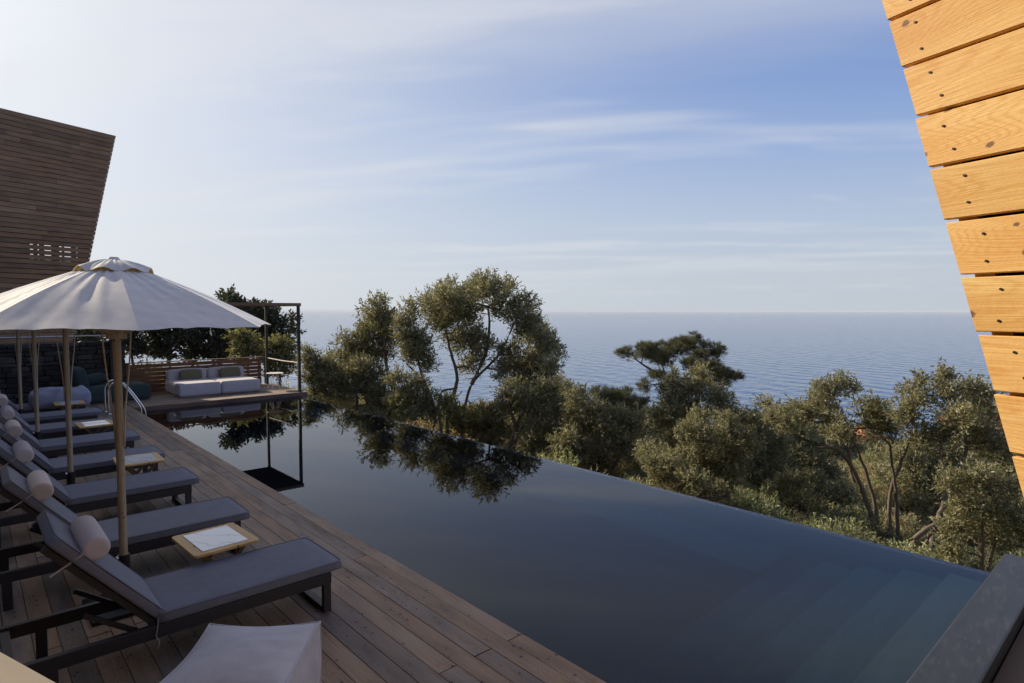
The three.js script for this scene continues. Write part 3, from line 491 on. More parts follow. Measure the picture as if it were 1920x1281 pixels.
const TREES=[
{n:"olive_tree",l:"tall spreading olive tree with several dark trunks rising above the sea horizon",c:"tree",k:0,p:[12.27,-16.23],b:[[-0.72,2.53,-0.54,0.54],[-0.18,2.68,0.72,0.54],[0.36,2.71,-0.57,0.54],[0.95,2.78,0.81,0.54],[1.49,2.61,-0.02,0.5],[1.92,2.26,0.22,0.47],[2.28,1.78,0.51,0.47],[-0.49,1.91,0.04,0.5],[0.05,2.03,-0.39,0.47],[-0.9,1.99,-0.6,0.32],[-0.27,1.28,-0.81,0.43],[0.36,1.46,0.46,0.36],[0.63,1.01,-0.11,0.43],[2.43,1.28,-0.66,0.57],[2.75,0.92,0.73,0.5],[2.61,0.38,-0.44,0.5],[1.98,0.56,-0.17,0.47],[2.16,-0.07,-0.39,0.47],[2.93,1.1,0.25,0.25],[1.35,0.29,0.15,0.32],[1.62,0.83,0.19,0.32],[2.78,-0.07,-0.45,0.36],[0.27,0.38,-0.42,0.29]],t:[[[-0.27,-2.49],[-0.49,-1.41],[-0.13,0.11],[-0.34,0.92],[-0.59,1.99]],[[-0.05,-2.71],[0.05,-1.41],[0.36,-0.16],[1.26,0.83],[1.92,2.17]],[[0.13,-2.71],[0.54,-1.41],[1.44,-0.43],[2.16,0.2],[2.52,1.28]],[[0.27,-2.49],[0.9,-1.59],[1.71,-1.23]],[[-0.7,-1.59],[-0.66,-0.43],[-0.27,-0.3]],[[0.36,-0.16],[0.84,0.92],[0.95,1.64],[0.92,2.44]]]},
{n:"olive_tree",l:"slender leaning olive tree with a single bent trunk, left of the tallest olive",c:"tree",k:0,p:[11.13,-18.67],b:[[-0.49,2.36,0.48,0.38],[-0.72,1.89,-0.2,0.45],[-0.3,1.75,0.39,0.41],[-0.19,1.23,-0.56,0.34],[-0.9,1.32,-0.48,0.49],[-1.32,1.08,0.12,0.45],[-1.56,0.63,0.04,0.45],[-1.0,0.7,-0.1,0.49],[-1.85,0.29,-0.2,0.41],[-0.06,1.98,0.15,0.23],[-0.24,0.76,-0.08,0.26]],t:[[[-0.23,-1.6],[0.04,-0.84],[-0.15,0.1],[-0.3,1.04],[-0.41,1.98]],[[-0.9,-1.03],[-1.0,0.1],[-1.09,1.04]]]},
{n:"olive_tree",l:"narrow upright olive tree with thin twin stems beside the tallest olive",c:"tree",k:0,p:[11.11,-16.41],b:[[-0.64,2.27,-0.21,0.26],[-0.68,1.87,0.14,0.31],[-0.52,1.45,-0.03,0.38],[-0.33,1.05,0.11,0.38],[-0.52,0.83,0.24,0.35],[-0.12,0.62,0.02,0.28],[-0.75,1.31,0.0,0.24]],t:[[[0.17,-1.46],[0.0,-0.42],[-0.26,0.27],[-0.47,1.31]],[[0.12,-1.46],[-0.17,-0.25],[-0.35,0.19],[-0.75,0.62]]]},
{n:"olive_tree",l:"dark leaning olive tree forking low, at the right of the tallest olive",c:"tree",k:0,p:[11.59,-12.87],b:[[-0.03,-0.03,0.26,0.34],[0.58,-0.18,0.32,0.37],[0.89,0.05,0.25,0.28],[0.35,-0.56,0.02,0.37],[0.81,-0.49,-0.18,0.28],[-0.18,-0.56,-0.34,0.25],[1.04,0.66,-0.05,0.21]],t:[[[-0.11,-1.64],[0.05,-1.02],[-0.11,-0.41],[-0.26,0.05]],[[0.05,-1.48],[0.43,-0.87],[0.81,-0.49]],[[0.05,-1.18],[0.35,-0.41],[0.58,0.2]]]},
{n:"pine_tree",l:"dark umbrella pine with a flat layered crown against the sea",c:"tree",k:1,p:[32.62,-21.3],b:[[-2.66,-0.53,-1.77,0.57],[-1.9,-0.26,0.01,0.67],[-1.0,-0.26,-0.02,0.73],[-0.0,-0.33,-1.32,0.8],[1.0,0.07,-1.29,0.73],[1.47,0.47,-1.01,0.5],[2.0,-0.19,-0.29,0.8],[2.93,-0.19,-0.91,0.5],[2.66,-1.26,-1.5,0.67],[3.33,-1.76,-0.56,0.67],[4.1,-1.99,-1.2,0.47],[2.1,-1.76,1.36,0.73],[0.93,-1.09,1.63,0.73],[-0.4,-0.99,-1.66,0.6],[-1.33,-1.59,0.72,0.5],[-1.9,-2.32,0.26,0.4],[0.27,0.4,1.43,0.4]],t:[[[0.0,-5.92],[-0.23,-3.92],[-0.47,-1.92],[-0.73,-0.93]],[[-0.33,-2.92],[0.93,-1.59],[2.26,-1.09]],[[-0.23,-3.59],[1.6,-2.42],[3.43,-1.92]],[[-0.47,-1.92],[-1.57,-1.26],[-2.46,-0.66]]]},
{n:"pine_tree",l:"low rounded pine half hidden behind the olive thicket, left of the umbrella pine",c:"tree",k:1,p:[26.92,-21.08],b:[[-0.95,-2.31,0.25,0.54],[-0.3,-2.43,-0.44,0.6],[0.36,-2.52,0.12,0.6],[1.04,-2.73,0.23,0.48],[-0.6,-3.12,-0.0,0.66],[0.6,-3.27,-0.25,0.66]],t:[[[0.0,-5.05],[-0.06,-2.97]]]},
{n:"olive_tree",l:"olive thicket tree with pale leaf tips directly below the low rounded pine",c:"tree",k:0,p:[12.32,-10.16],b:[[-0.67,-0.07,-0.21,0.25],[-0.77,-0.53,-0.31,0.31],[-0.35,-0.39,-0.02,0.34],[0.07,-0.53,0.15,0.34],[0.49,-0.53,-0.05,0.34],[0.84,-0.63,-0.01,0.28],[-0.42,-0.95,-0.32,0.39],[0.14,-1.09,-0.01,0.39],[0.63,-1.16,0.29,0.36],[-0.91,-1.09,0.23,0.34],[-0.77,-1.51,0.15,0.34],[-0.14,-1.58,-0.25,0.36],[0.98,-1.23,0.26,0.28]],t:[[[-0.21,-2.21],[0.0,-1.58],[0.14,-1.02],[-0.07,-0.6]],[[0.07,-2.21],[0.42,-1.58],[0.63,-1.02]],[[-0.14,-1.86],[-0.56,-1.16]]]},
{n:"olive_tree",l:"feathery olive tree in front of the umbrella pine trunk",c:"tree",k:0,p:[14.87,-9.21],b:[[-0.42,0.34,-0.22,0.21],[0.22,0.53,0.15,0.21],[-0.42,0.04,-0.15,0.3],[0.0,0.11,0.02,0.3],[0.42,0.14,-0.31,0.3],[0.74,-0.11,0.27,0.3],[-0.6,-0.33,0.26,0.3],[-0.07,-0.41,-0.3,0.36],[0.52,-0.48,0.29,0.36],[0.97,-0.63,-0.23,0.27],[-0.67,-0.78,-0.14,0.33],[0.15,-0.93,0.07,0.36]],t:[[[0.0,-2.49],[-0.07,-1.38],[-0.37,-0.78],[-0.6,-0.26]],[[-0.0,-2.12],[0.3,-0.93],[0.22,-0.04]]]},
{n:"olive_tree",l:"bright grey-green olive crown rising over the middle of the pool edge",c:"tree",k:0,p:[12.14,-6.97],b:[[-0.47,-0.26,0.25,0.26],[-0.12,-0.21,-0.24,0.26],[0.24,-0.32,0.29,0.28],[0.53,-0.52,0.42,0.26],[-0.35,-0.62,0.42,0.31],[0.12,-0.74,-0.04,0.33],[0.53,-0.91,0.1,0.28],[-0.71,-0.86,0.25,0.26],[-0.24,-1.09,0.13,0.31],[0.24,-1.21,0.2,0.31],[-1.06,-1.09,-0.42,0.26],[-1.36,-0.91,-0.18,0.21]],t:[[[-0.12,-2.15],[-0.0,-1.45],[0.06,-0.86],[-0.06,-0.44]],[[-0.35,-2.15],[-0.12,-1.68],[-0.0,-1.21]]]},
{n:"olive_tree",l:"shaded olive tree with drooping twigs, right of the bright olive crown",c:"tree",k:0,p:[15.43,-7.33],b:[[-0.49,-0.6,0.01,0.28],[-0.14,-0.74,0.1,0.31],[-0.42,-1.09,0.14,0.36],[0.07,-1.23,-0.18,0.36],[0.42,-1.16,-0.07,0.28],[-0.35,-1.58,0.17,0.39],[0.21,-1.72,0.0,0.39],[-0.56,-2.07,-0.07,0.36],[0.0,-2.21,0.01,0.39],[0.56,-2.14,-0.1,0.34]],t:[[[0.0,-2.98],[-0.07,-1.86],[-0.21,-1.02]]]},
{n:"olive_tree",l:"olive tree with long bare trunks fanning from one stump, right of centre",c:"tree",k:0,p:[13.31,-3.89],b:[[-2.13,0.25,0.49,0.14],[-1.95,0.1,-0.45,0.16],[-1.71,0.02,-0.63,0.19],[-1.63,0.34,-0.2,0.13],[-1.42,0.18,-0.32,0.21],[-1.26,0.44,0.04,0.19],[-1.08,0.7,-0.27,0.19],[-0.81,0.78,-0.28,0.17],[-0.58,0.82,-0.55,0.14],[-1.0,0.39,-0.35,0.23],[-0.68,0.44,0.59,0.23],[-0.79,0.07,-0.33,0.23],[-0.45,0.18,0.31,0.21],[-1.16,0.02,0.52,0.19],[-0.21,0.02,0.43,0.21],[0.0,-0.14,-0.41,0.21],[-0.37,0.7,-0.47,0.09],[-0.58,-0.19,-0.64,0.19],[0.16,0.13,-0.65,0.15]],t:[[[-0.05,-2.34],[-0.35,-1.5],[-0.77,-0.63],[-1.1,-0.35],[-1.47,-0.32]],[[-0.05,-2.34],[-0.18,-1.34],[-0.45,-0.5],[-0.68,0.02]],[[0.18,-2.4],[0.12,-1.45],[0.37,-0.61],[0.53,-0.24]],[[0.26,-2.45],[0.26,-1.55],[0.18,-1.08],[0.05,-0.29]],[[-0.58,-1.03],[-0.74,-0.61],[-0.89,0.02]]]},
{n:"olive_tree",l:"dense dark-leaved olive tree nearest the timber fin",c:"tree",k:0,p:[12.08,-3.0],b:[[0.14,1.04,-0.28,0.1],[0.35,1.21,0.02,0.11],[0.41,1.02,0.05,0.15],[0.18,0.81,-0.46,0.18],[-0.05,0.72,-0.14,0.15],[0.6,0.78,-0.28,0.2],[0.85,0.88,0.19,0.17],[1.1,0.95,-0.34,0.15],[1.2,0.75,-0.43,0.18],[0.37,0.49,0.44,0.22],[0.74,0.44,0.06,0.24],[1.1,0.4,-0.42,0.22],[1.38,0.49,0.22,0.15],[0.09,0.35,-0.34,0.2],[-0.18,0.49,-0.25,0.15],[0.46,0.17,-0.21,0.22],[0.92,0.08,0.2,0.22],[1.29,0.08,-0.04,0.2],[0.14,0.03,-0.29,0.17],[1.52,-0.25,-0.05,0.18]],t:[[[-0.13,-1.85],[0.05,-1.53],[0.46,-1.3],[0.97,-1.07],[1.38,-0.71]],[[0.32,-1.39],[0.46,-0.89],[0.41,-0.34],[0.32,0.31]],[[0.41,-0.94],[0.69,-0.43],[0.74,0.31]],[[0.05,-1.9],[0.28,-1.39]]]},
{n:"olive_tree",l:"low tangled olive shrub under the timber fin, by the stone coping",c:"shrub",k:0,p:[11.05,-1.93],b:[[-0.47,-0.24,-0.07,0.17],[-0.16,-0.2,0.01,0.19],[0.16,-0.28,-0.1,0.19],[0.43,-0.39,-0.15,0.17],[-0.32,-0.59,0.1,0.19],[0.04,-0.63,0.05,0.19],[0.39,-0.71,0.05,0.19],[-0.47,-0.99,0.03,0.17],[-0.08,-1.02,-0.16,0.17],[0.24,-1.06,-0.05,0.17],[0.51,-0.99,0.15,0.14],[-0.39,-1.3,-0.15,0.14]],t:[[[0.0,-1.62],[-0.08,-0.99],[-0.16,-0.43]],[[0.08,-1.62],[0.24,-0.99],[0.35,-0.59]]]},
{n:"shrub",l:"scrubby bush behind the bare-trunked olive",c:"shrub",k:0,p:[17.28,-4.3],b:[[-0.26,-1.47,0.07,0.29],[0.2,-1.6,0.0,0.32],[-0.26,-1.99,0.16,0.32],[0.33,-2.12,-0.14,0.32],[-0.0,-2.52,0.15,0.32],[-0.39,-2.52,0.11,0.24],[0.66,-1.73,0.07,0.26]],t:[[[0.0,-3.31],[0.0,-2.12]]]},
{n:"shrub",l:"rounded grey-green bush below the terracotta roof",c:"shrub",k:0,p:[15.72,-5.71],b:[[-0.39,-2.06,-0.17,0.26],[-0.0,-2.19,0.11,0.29],[0.39,-2.32,-0.11,0.26],[-0.26,-2.52,-0.16,0.29],[0.2,-2.65,-0.07,0.29],[0.59,-2.72,-0.18,0.21],[-0.66,-2.39,0.07,0.21],[0.53,-3.18,0.13,0.21]],t:[[[0.0,-3.18],[-0.0,-2.39]]]},
{n:"shrub",l:"dark bush at the pool edge, left of the bare-trunked olive",c:"shrub",k:0,p:[13.03,-5.48],b:[[-0.28,-1.48,0.03,0.23],[0.0,-1.36,0.12,0.23],[-0.11,-1.82,0.12,0.25],[0.23,-1.88,0.1,0.23],[-0.46,-1.71,-0.14,0.23],[0.46,-2.27,0.06,0.18]],t:[[[0.0,-2.27],[-0.06,-1.65]]]},
{n:"shrub",l:"brown-green bush at the pool edge below the bright olive crown",c:"shrub",k:0,p:[10.33,-6.63],b:[[-0.37,-0.82,-0.36,0.19],[-0.05,-0.87,-0.17,0.21],[0.26,-0.98,0.18,0.21],[-0.21,-1.08,-0.38,0.19],[0.16,-1.19,-0.23,0.19],[0.53,-1.19,-0.36,0.17],[0.84,-1.34,-0.16,0.15],[1.21,-1.4,0.13,0.17]],t:[[[0.0,-1.4],[-0.02,-0.92]]]},
{n:"shrub",l:"bush filling the gap between leaning olive and olive thicket",c:"shrub",k:0,p:[12.11,-11.71],b:[[-0.45,-0.93,-0.11,0.3],[-0.07,-0.78,-0.01,0.3],[0.3,-0.93,-0.03,0.3],[-0.6,-1.3,0.14,0.3],[-0.15,-1.3,-0.13,0.33],[0.3,-1.45,-0.06,0.3],[0.07,-0.41,-0.09,0.21]],t:[[[0.0,-1.97],[-0.03,-1.08]]]},
{n:"shrub",l:"bush with yellow-green leaves under the tallest olive",c:"shrub",k:2,p:[11.39,-14.4],b:[[-0.65,-0.81,0.01,0.26],[-0.16,-0.89,0.24,0.29],[0.32,-0.97,0.14,0.29],[-0.49,-1.21,-0.12,0.29],[0.08,-1.29,-0.15,0.29],[0.65,-1.29,0.1,0.29],[-0.81,-0.49,-0.18,0.23],[0.73,-0.81,-0.06,0.23]],t:[[[0.0,-1.7],[-0.03,-1.05]]]},
{n:"shrub",l:"bush in front of the narrow upright olive",c:"shrub",k:0,p:[10.35,-16.03],b:[[-0.42,0.1,0.18,0.3],[0.08,-0.06,0.08,0.3],[-0.25,-0.39,0.19,0.33],[0.25,-0.56,-0.11,0.33],[-0.58,-0.56,-0.05,0.27],[0.58,-0.81,0.09,0.27],[-0.08,-0.89,0.19,0.27]],t:[[[0.0,-1.31],[-0.03,-0.48]]]},
{n:"shrub",l:"broad brownish bush under the slender leaning olive",c:"shrub",k:0,p:[9.48,-18.18],b:[[-0.79,0.43,0.24,0.32],[-0.44,0.08,0.05,0.39],[0.09,0.25,-0.14,0.39],[0.53,0.16,-0.2,0.35],[-0.18,-0.36,-0.06,0.39],[0.35,-0.36,-0.24,0.39],[0.79,-0.36,0.12,0.35],[-0.53,-0.36,-0.04,0.32],[0.88,-0.8,0.04,0.28],[-0.96,-0.01,-0.08,0.25]],t:[[[0.0,-0.97],[-0.04,-0.1]]]},
{n:"shrub",l:"dark shrub just outside the front pavilion post",c:"shrub",k:0,p:[8.23,-18.65],b:[[-0.17,0.73,-0.05,0.24],[0.14,0.56,0.0,0.26],[-0.09,0.22,0.07,0.27],[0.26,0.1,0.07,0.27],[-0.0,-0.21,0.09,0.27],[0.38,-0.29,-0.08,0.24],[-0.21,0.99,-0.06,0.15]],t:[[[0.0,-0.64],[-0.0,0.13]]]},
{n:"broadleaf_tree",l:"dark broadleaf tree standing behind the pavilion posts",c:"tree",k:3,p:[9.11,-25.25],b:[[-1.53,2.8,-0.08,0.24],[-1.21,2.54,0.32,0.28],[-0.83,2.37,0.24,0.31],[-0.39,2.26,0.37,0.33],[0.07,2.15,-0.12,0.33],[0.44,2.1,0.49,0.24],[0.77,1.67,0.4,0.28],[1.05,1.45,-0.29,0.22],[0.44,1.53,0.24,0.33],[-0.04,1.67,0.17,0.33],[-0.55,1.82,0.39,0.31],[0.99,1.05,0.36,0.24],[0.55,0.94,0.25,0.33],[-0.0,1.05,0.37,0.33],[0.99,1.93,-0.32,0.13],[-1.31,2.04,-0.18,0.28],[-0.99,1.6,-0.13,0.33]],t:[[[0.0,-0.7],[-0.11,0.62],[-0.22,1.71]],[[-0.04,0.18],[-0.66,1.49],[-1.1,2.15]],[[-0.04,0.62],[0.55,1.49]]]},
{n:"shrub",l:"sunlit yellow-green shrub behind the fence, left of the back pavilion post",c:"shrub",k:2,p:[7.7,-23.2],b:[[-0.35,1.33,0.06,0.18],[-0.1,1.18,0.02,0.24],[0.2,1.08,-0.1,0.24],[-0.3,0.88,-0.03,0.24],[0.06,0.74,0.07,0.26],[0.39,0.69,0.0,0.22],[-0.34,0.49,-0.08,0.2]],t:[[[0.0,-0.0],[-0.04,0.78]]]},
{n:"shrub",l:"sunlit yellow-green shrub seen between the two pavilion posts",c:"shrub",k:2,p:[8.38,-21.9],b:[[-0.39,0.91,0.11,0.19],[-0.06,1.05,-0.06,0.23],[0.29,0.91,-0.12,0.21],[-0.29,0.53,0.08,0.23],[0.1,0.53,-0.01,0.25],[0.44,0.43,0.01,0.19],[-0.19,0.14,0.07,0.21],[0.25,0.1,0.1,0.21]],t:[[[0.0,-0.24],[-0.02,0.43]]]},
{n:"dark_shrub",l:"dark leafy shrub behind the middle of the slatted fence",c:"shrub",k:3,p:[7.49,-26.72],b:[[-0.55,1.6,0.07,0.31],[-0.11,1.82,-0.06,0.31],[0.33,1.6,0.08,0.31],[0.77,1.27,-0.17,0.28],[-0.44,1.16,0.23,0.33],[0.11,1.05,-0.08,0.33],[0.55,0.83,0.25,0.31],[-0.55,0.62,-0.13,0.33],[-0.0,0.51,0.04,0.33],[0.55,0.35,-0.05,0.28]],t:[[[0.0,-0.48],[-0.0,0.83]]]},
{n:"dark_shrub",l:"dark leafy shrub behind the left end of the slatted fence",c:"shrub",k:3,p:[6.06,-27.33],b:[[-0.75,1.68,-0.12,0.3],[-0.32,1.83,0.26,0.3],[0.21,1.76,0.15,0.3],[0.64,1.55,0.28,0.3],[-0.64,1.18,-0.17,0.32],[-0.11,1.25,-0.21,0.32],[0.43,1.08,0.23,0.32],[0.86,0.97,-0.24,0.28],[-0.64,0.65,-0.24,0.32],[-0.0,0.61,0.02,0.32],[0.64,0.48,-0.23,0.3]],t:[[[0.0,-0.42],[0.0,0.86]]]},
{n:"dark_shrub",l:"dark leafy shrub above the stone wall, behind the large parasol pole",c:"shrub",k:3,p:[4.86,-27.78],b:[[-0.74,1.48,0.17,0.23],[-0.21,1.63,-0.06,0.27],[0.25,1.48,0.03,0.27],[-0.42,1.1,0.22,0.25],[0.11,1.0,0.11,0.27],[0.42,0.68,0.15,0.25],[-0.11,0.58,-0.19,0.23]],t:[[[0.0,0.05],[-0.04,0.89]]]},
{n:"dark_shrub",l:"dark leafy shrub above the stone wall, left of the large parasol pole",c:"shrub",k:3,p:[2.88,-26.88],b:[[-0.87,1.43,-0.35,0.21],[-0.42,1.59,-0.07,0.23],[0.1,1.63,-0.12,0.23],[0.58,1.55,-0.34,0.23],[0.96,1.39,0.52,0.21],[-0.58,1.2,-0.44,0.19],[0.19,1.2,-0.67,0.21],[-1.45,1.36,0.63,0.19],[-2.12,1.36,0.25,0.19]],t:[[[0.0,0.43],[-0.0,1.2]]]},
{n:"olive_tree",l:"full olive crown filling the slope behind the bare-trunked olive",c:"tree",k:0,p:[18.65,-7.08],b:[[-1.18,-1.43,-0.36,0.28],[-0.79,-1.31,0.22,0.28],[-0.39,-1.59,-0.32,0.32],[-0.95,-1.83,0.1,0.32],[0.0,-1.83,-0.38,0.28],[-0.55,-2.14,0.34,0.35],[-1.18,-2.22,-0.06,0.32],[0.08,-2.38,-0.19,0.32],[0.47,-2.69,-0.24,0.28],[-0.32,-2.77,-0.07,0.32]],t:[[[0.0,-3.64],[-0.24,-2.69],[-0.47,-1.91]],[[-0.08,-3.32],[-0.79,-2.38],[-0.98,-1.75]]]},
{n:"olive_tree",l:"broad olive crown behind the dense dark-leaved olive by the fin",c:"tree",k:0,p:[18.07,-3.6],b:[[-1.45,-1.21,-0.04,0.21],[-1.05,-1.14,-0.18,0.24],[-0.59,-1.21,-0.26,0.24],[-0.13,-1.34,-0.21,0.26],[0.33,-1.27,0.3,0.26],[0.79,-1.4,-0.37,0.26],[1.18,-1.6,0.12,0.24],[-0.79,-1.6,-0.21,0.26],[-0.26,-1.8,0.17,0.29],[0.33,-1.8,0.17,0.29],[0.92,-1.93,0.28,0.26],[-1.31,-1.73,-0.43,0.21],[0.39,-0.29,0.39,0.18],[-0.0,-0.94,-0.27,0.24],[0.66,-0.94,-0.19,0.24]],t:[[[0.0,-3.04],[-0.07,-2.12],[-0.26,-1.47]],[[0.07,-2.65],[0.53,-1.86],[0.79,-1.34]]]}
];

// ───────────── vegetation ─────────────
const barkT = dataTex(128, 256, (u, v) => { const a = fbm(u * 8, v * 5, 4, 181, 8, 5), q = .5 + a; return [.135 * q, .105 * q, .08 * q]; });
const barkM = std([1, 1, 1], .95, { map: barkT, bumpMap: barkT, bumpScale: .02 });
const leafM = phy([1, 1, 1], .92, { vertexColors: true, transmission: .42, thickness: 0, side: THREE.DoubleSide });
const PAL = [   // base colours per kind: leaf, pale underside, dry
  [[.20, .195, .07], [.36, .345, .20], [.245, .165, .065]], [[.085, .095, .03], [.14, .135, .045], [.17, .105, .04]], [[.20, .195, .05], [.26, .25, .09], [.22, .16, .05]], [[.05, .058, .022], [.09, .095, .045], [.085, .065, .03]]];
function crown(blobs, kind, leafL, seed, od) {
  const S = new Soup(), r = rng(seed), G = () => (r() + r() + r() - 1.5) * .816, pal = PAL[kind], clumps = [];
  const d = V(), w = V(), nr = V(), p = V(), dir = V(), up = V(0, 1, 0);
  for (const [bx, by, bz, br] of blobs) {
    const sub = kind === 1 ? 10 : 15, sx = [], total = od * Math.PI * br * br / (.5 * .15 * leafL * leafL);
    for (let s = 0; s < sub; s++) { let x, y, z; do { x = r() * 2 - 1; y = r() * 2 - 1; z = r() * 2 - 1; } while (x * x + y * y + z * z > 1); sx.push([bx + x * br * .8, by + y * br * .78 * (kind === 1 ? .75 : 1), bz + z * br * .8, br * (.22 + .24 * r())]); }
    for (const c of sx) {
      clumps.push([c, [bx, by, bz]]); const toneC = .82 + .36 * r();
      let n = total / sub;
      while (n > 0) {
        let x, y, z; do { x = r() * 2 - 1; y = r() * 2 - 1; z = r() * 2 - 1; } while (x * x + y * y + z * z > 1);
        p.set(c[0] + x * c[3], c[1] + y * c[3] * (kind === 1 ? .55 : .9), c[2] + z * c[3]);
        dir.set(x * .7 + G() * .8, y * .6 + .45 + G() * .7, z * .7 + G() * .8).normalize();
        const m = kind === 1 ? 9 : 7, tone = toneC * (.75 + .5 * r());
        for (let k = 0; k < m; k++, n--) {
          const ll = leafL * (.7 + .6 * r());
          if (kind === 1) d.set(dir.x * .7 + G() * 1.1, dir.y * .7 + .2 + G() * .9, dir.z * .7 + G() * 1.1).normalize(); else d.set(dir.x * .55 + G() * .9, dir.y * .55 + G() * .9, dir.z * .55 + G() * .9).normalize();
          w.set(G(), G(), G()).cross(d).normalize(); nr.copy(w).cross(d).multiplyScalar(ll * .06);
          const v = r(), col = pal[v < .3 ? 1 : v < .4 ? 2 : 0], t = tone * (.8 + .4 * r());
          w.multiplyScalar(ll * (kind === 1 ? .055 : kind === 3 ? .24 : kind === 2 ? .2 : .155));
          S.leaf(p, d.multiplyScalar(kind === 1 ? ll * 1.7 : ll), w, nr, [col[0] * t, col[1] * t, col[2] * t]);
          if (kind !== 1) p.addScaledVector(dir, leafL * .33);
        }
      }
    }
  }
  return { geo: S.geo(false), clumps };
}
function growTree(T, idx) {
  const gy = terr(T.p[0], T.p[1]) - .1, o = thing(T.n, T.l, T.c, [T.p[0], gy, T.p[1]], -YAW), D = Math.hypot(T.p[0], T.p[1]), r = rng(900 + idx);
  const blobs = T.b.map(([x, y, z, rr]) => [x, y - gy, z, rr * (T.k === 3 ? 1.05 : 1.34)]);
  const leafL = clamp(D * .0058, .07, .2) * (T.k === 3 ? 1.05 : 1), { geo, clumps } = crown(blobs, T.k, leafL, 500 + idx, [1.6, 1.9, 1.6, 2.4][T.k]);
  const S = new Soup(), nodes = [];
  T.t.forEach((tr, q) => {
    let pts = tr.map(([x, y], k) => [x, y - gy, (hash(q, 3, idx) - .5) * .6 * k / tr.length]); const low = pts[0];
    if (q === 0 || low[1] < 1.2) pts.unshift([low[0] * .5, 0, 0]);
    const fine = []; const cv = new THREE.CatmullRomCurve3(pts.map(a => V(...a)), false, 'centripetal'), n = pts.length * 4; for (let k = 0; k <= n; k++) { const a = cv.getPoint(k / n); fine.push([a.x + (hash(k, q, idx) - .5) * .025, a.y, a.z + (hash(k, q + 9, idx) - .5) * .025]); }
    const R0 = (T.c === 'tree' ? .0043 : .003) * D * (q ? .8 : 1) * (T.k === 1 ? .75 : 1); S.limb(fine, fine.map((_, k) => R0 * (1 - .72 * k / n) + .006), 8);
    fine.slice(Math.floor(n * .3)).forEach((a, k) => nodes.push([a, R0 * .5]));
  });
  const near = (p) => nodes.reduce((b, nd) => { const dx = nd[0][0] - p[0], dy = nd[0][1] - p[1], dz = nd[0][2] - p[2], dd = Math.hypot(dx, dz) + Math.abs(dy) + (dy > 0 ? dy * 1.5 : 0); return dd < b[0] ? [dd, nd] : b; }, [1e9, null])[1];
  for (const b of [...blobs].sort((a, c) => a[1] - c[1])) { const nd = near(b), a = nd[0], m = [(a[0] + b[0]) / 2 + (r() - .5) * .15, (a[1] * .6 + b[1] * .4) + .05, (a[2] + b[2]) / 2 + (r() - .5) * .15], rr = Math.min(nd[1], .0022 * D); S.limb([a, m, [b[0], b[1], b[2]]], [rr, rr * .7, rr * .4], 5); nodes.push([[b[0], b[1], b[2]], rr * .6]); nodes.push([m, rr * .8]); }
  for (const [c, b] of clumps) { const rr = .0006 * D; S.limb([b, [(b[0] + c[0]) / 2 + (r() - .5) * .06, (b[1] + c[1]) / 2, (b[2] + c[2]) / 2], [c[0] + (c[0] - b[0]) * .4, c[1] + (c[1] - b[1]) * .4 + .03, c[2] + (c[2] - b[2]) * .4]], [rr, rr * .8, rr * .4], 4); }
  part(o, 'trunk', S.geo(), barkM);
  const cr = part(o, 'crown', geo, leafM); cr.userData.kind = 'stuff';
  return o;
}
const grown = TREES.map(growTree);
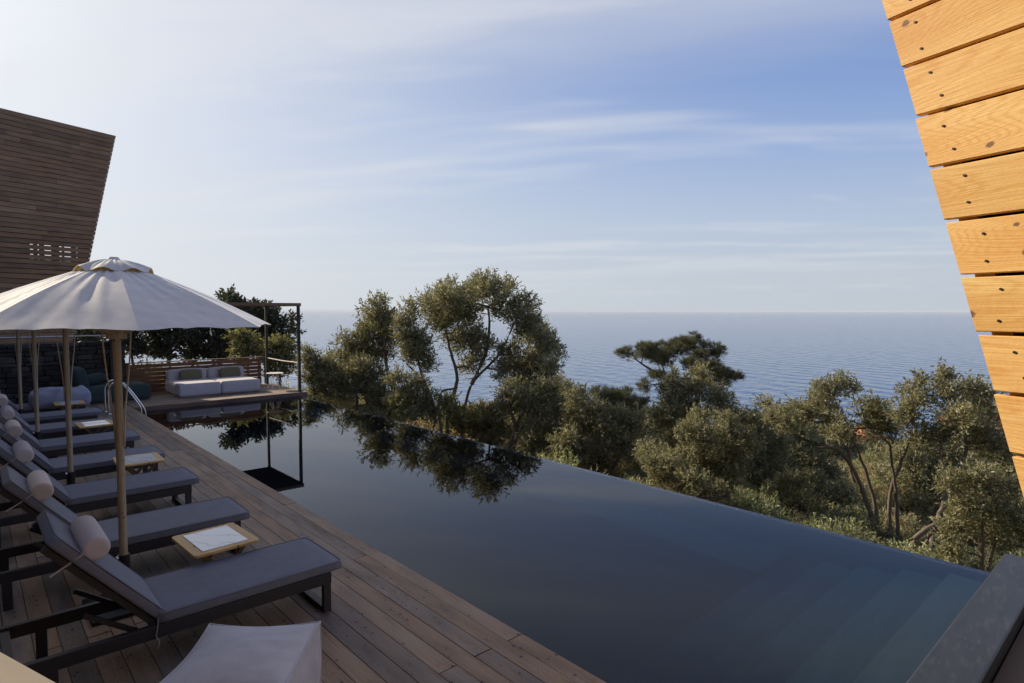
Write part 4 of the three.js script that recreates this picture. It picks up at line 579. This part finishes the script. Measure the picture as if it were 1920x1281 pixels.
// bushes further down the slope, copies of three kinds
{
  const r = rng(77), protos = [7, 13, 15].map(k => grown[k]), back = Math.PI / 180;
  for (let k = 0; k < 34; k++) {
    const hd = (lerp(36, 84, r())) * back, d = 19 + 60 * Math.pow(r(), 1.3), x = Math.sin(hd) * d, z = -Math.cos(hd) * d; if (x < 14) continue;
    const c = dup(protos[k % 3], [x, terr(x, z) - .3, z], r() * 6.28, 'olive scrub bush on the slope below the pool'); c.name = numbered('scrub_bush'); c.userData.category = 'shrub'; c.userData.group = 'scrub bushes on the slope'; const s = .75 + .45 * r(); c.scale.set(s * 1.15, s * .8, s * 1.15);
  }
  const scrub = (n, d0, d1, leafL, pw, seed, grow) => {
    const cl = crown([[0, .35, 0, .75], [.5, .25, .3, .5], [-.5, .25, -.2, .55]], 0, leafL, seed, 1.7).geo, im = new THREE.InstancedMesh(cl, leafM, n), M = new THREE.Matrix4(), q = new THREE.Quaternion(), e = new THREE.Euler(); let m = 0;
    while (m < n) {
      const hd = lerp(8, 92, r()) * back, d = d0 + (d1 - d0) * Math.pow(r(), pw), x = Math.sin(hd) * d, z = -Math.cos(hd) * d; if (x < 7.9 || (z < -18 && x < 8.4) || terr(x, z) < -49.5) continue;
      e.set(0, r() * 6.28, 0); q.setFromEuler(e); const s = (.6 + .8 * r()) * (1 + d * grow) * lerp(.75, 1, sst(10, 30, d)); M.compose(V(x, terr(x, z) - .1, z), q, V(s, s * (.6 + .6 * r()), s)); im.setMatrixAt(m, M); const t = .6 + .8 * r(), w = .85 + .4 * r(); im.setColorAt(m, L(t * w, t, t * (.8 + .3 * r()))); m++;
    }
    im.userData.kind = 'stuff'; im.castShadow = im.receiveShadow = true; scene.add(im); return im;
  };
  scrub(900, 7.5, 42, .075, 1, 4242, .004).name = 'undergrowth'; scrub(5200, 40, 300, .22, 1.25, 4343, .009).name = 'hillside_scrub';
}
// ───────────── houses down the slope ─────────────
function house(name, label, x, z, turn, w, d, h, roofC, wallC, hip) {
  const gy = terr(x, z), o = thing(name, label, 'house', [x, gy - 1.5, z], turn); const wm = std(wallC, .9), rm = std(roofC, .85);
  part(o, 'wall', box(w, h + 1.5, d), wm, [0, (h + 1.5) / 2, 0]);
  const s = new THREE.Shape(); s.moveTo(-d / 2 - .4, 0); s.lineTo(0, hip); s.lineTo(d / 2 + .4, 0); s.lineTo(d / 2 + .4, -.15); s.lineTo(-d / 2 - .4, -.15);
  const g = new THREE.ExtrudeGeometry(s, { depth: w + .8, bevelEnabled: false }).translate(0, 0, -(w + .8) / 2).rotateY(Math.PI / 2); const rf = part(o, 'roof', g, rm, [0, h + 1.67, 0]);
  part(rf, 'chimney', box(.6, 1.1, .6), wm, [w * .25, hip * .8, d * .12]);
  for (const sx of [-1, 1]) for (const k of [-.3, .3]) { const f = part(o, 'window', box(1.1, 1.3, .12), std([.5, .5, .48], .7), [k * w, h * .55 + 1.5, sx * (d / 2 + .01)]); part(f, 'pane', box(.9, 1.1, .04), std([.02, .025, .03], .1), [0, 0, sx * .055]); }
  part(o, 'door', box(1, 2.1, .1), std([.16, .09, .05], .6), [0, 2.55, d / 2 + .01]);
}
house('village_house', 'house with an orange terracotta roof among the trees on the slope', 76.5, -24.6, .35, 6.5, 5.5, 3, [.50, .17, .075], [.62, .57, .5], 1.5);
house('village_house', 'pale grey roofed house further down toward the sea', 128, -36, .8, 10, 7, 4, [.42, .39, .36], [.6, .58, .55], .8);
house('village_house', 'tall house whose orange roof shows through the olive nearest the fin', 62, -11, .1, 5, 5, 5.6, [.48, .17, .08], [.55, .5, .45], 1.4);
scene.fog = new THREE.FogExp2(new THREE.Color(.82, .86, .95), 4.2e-5);
renderer.render(scene, camera);
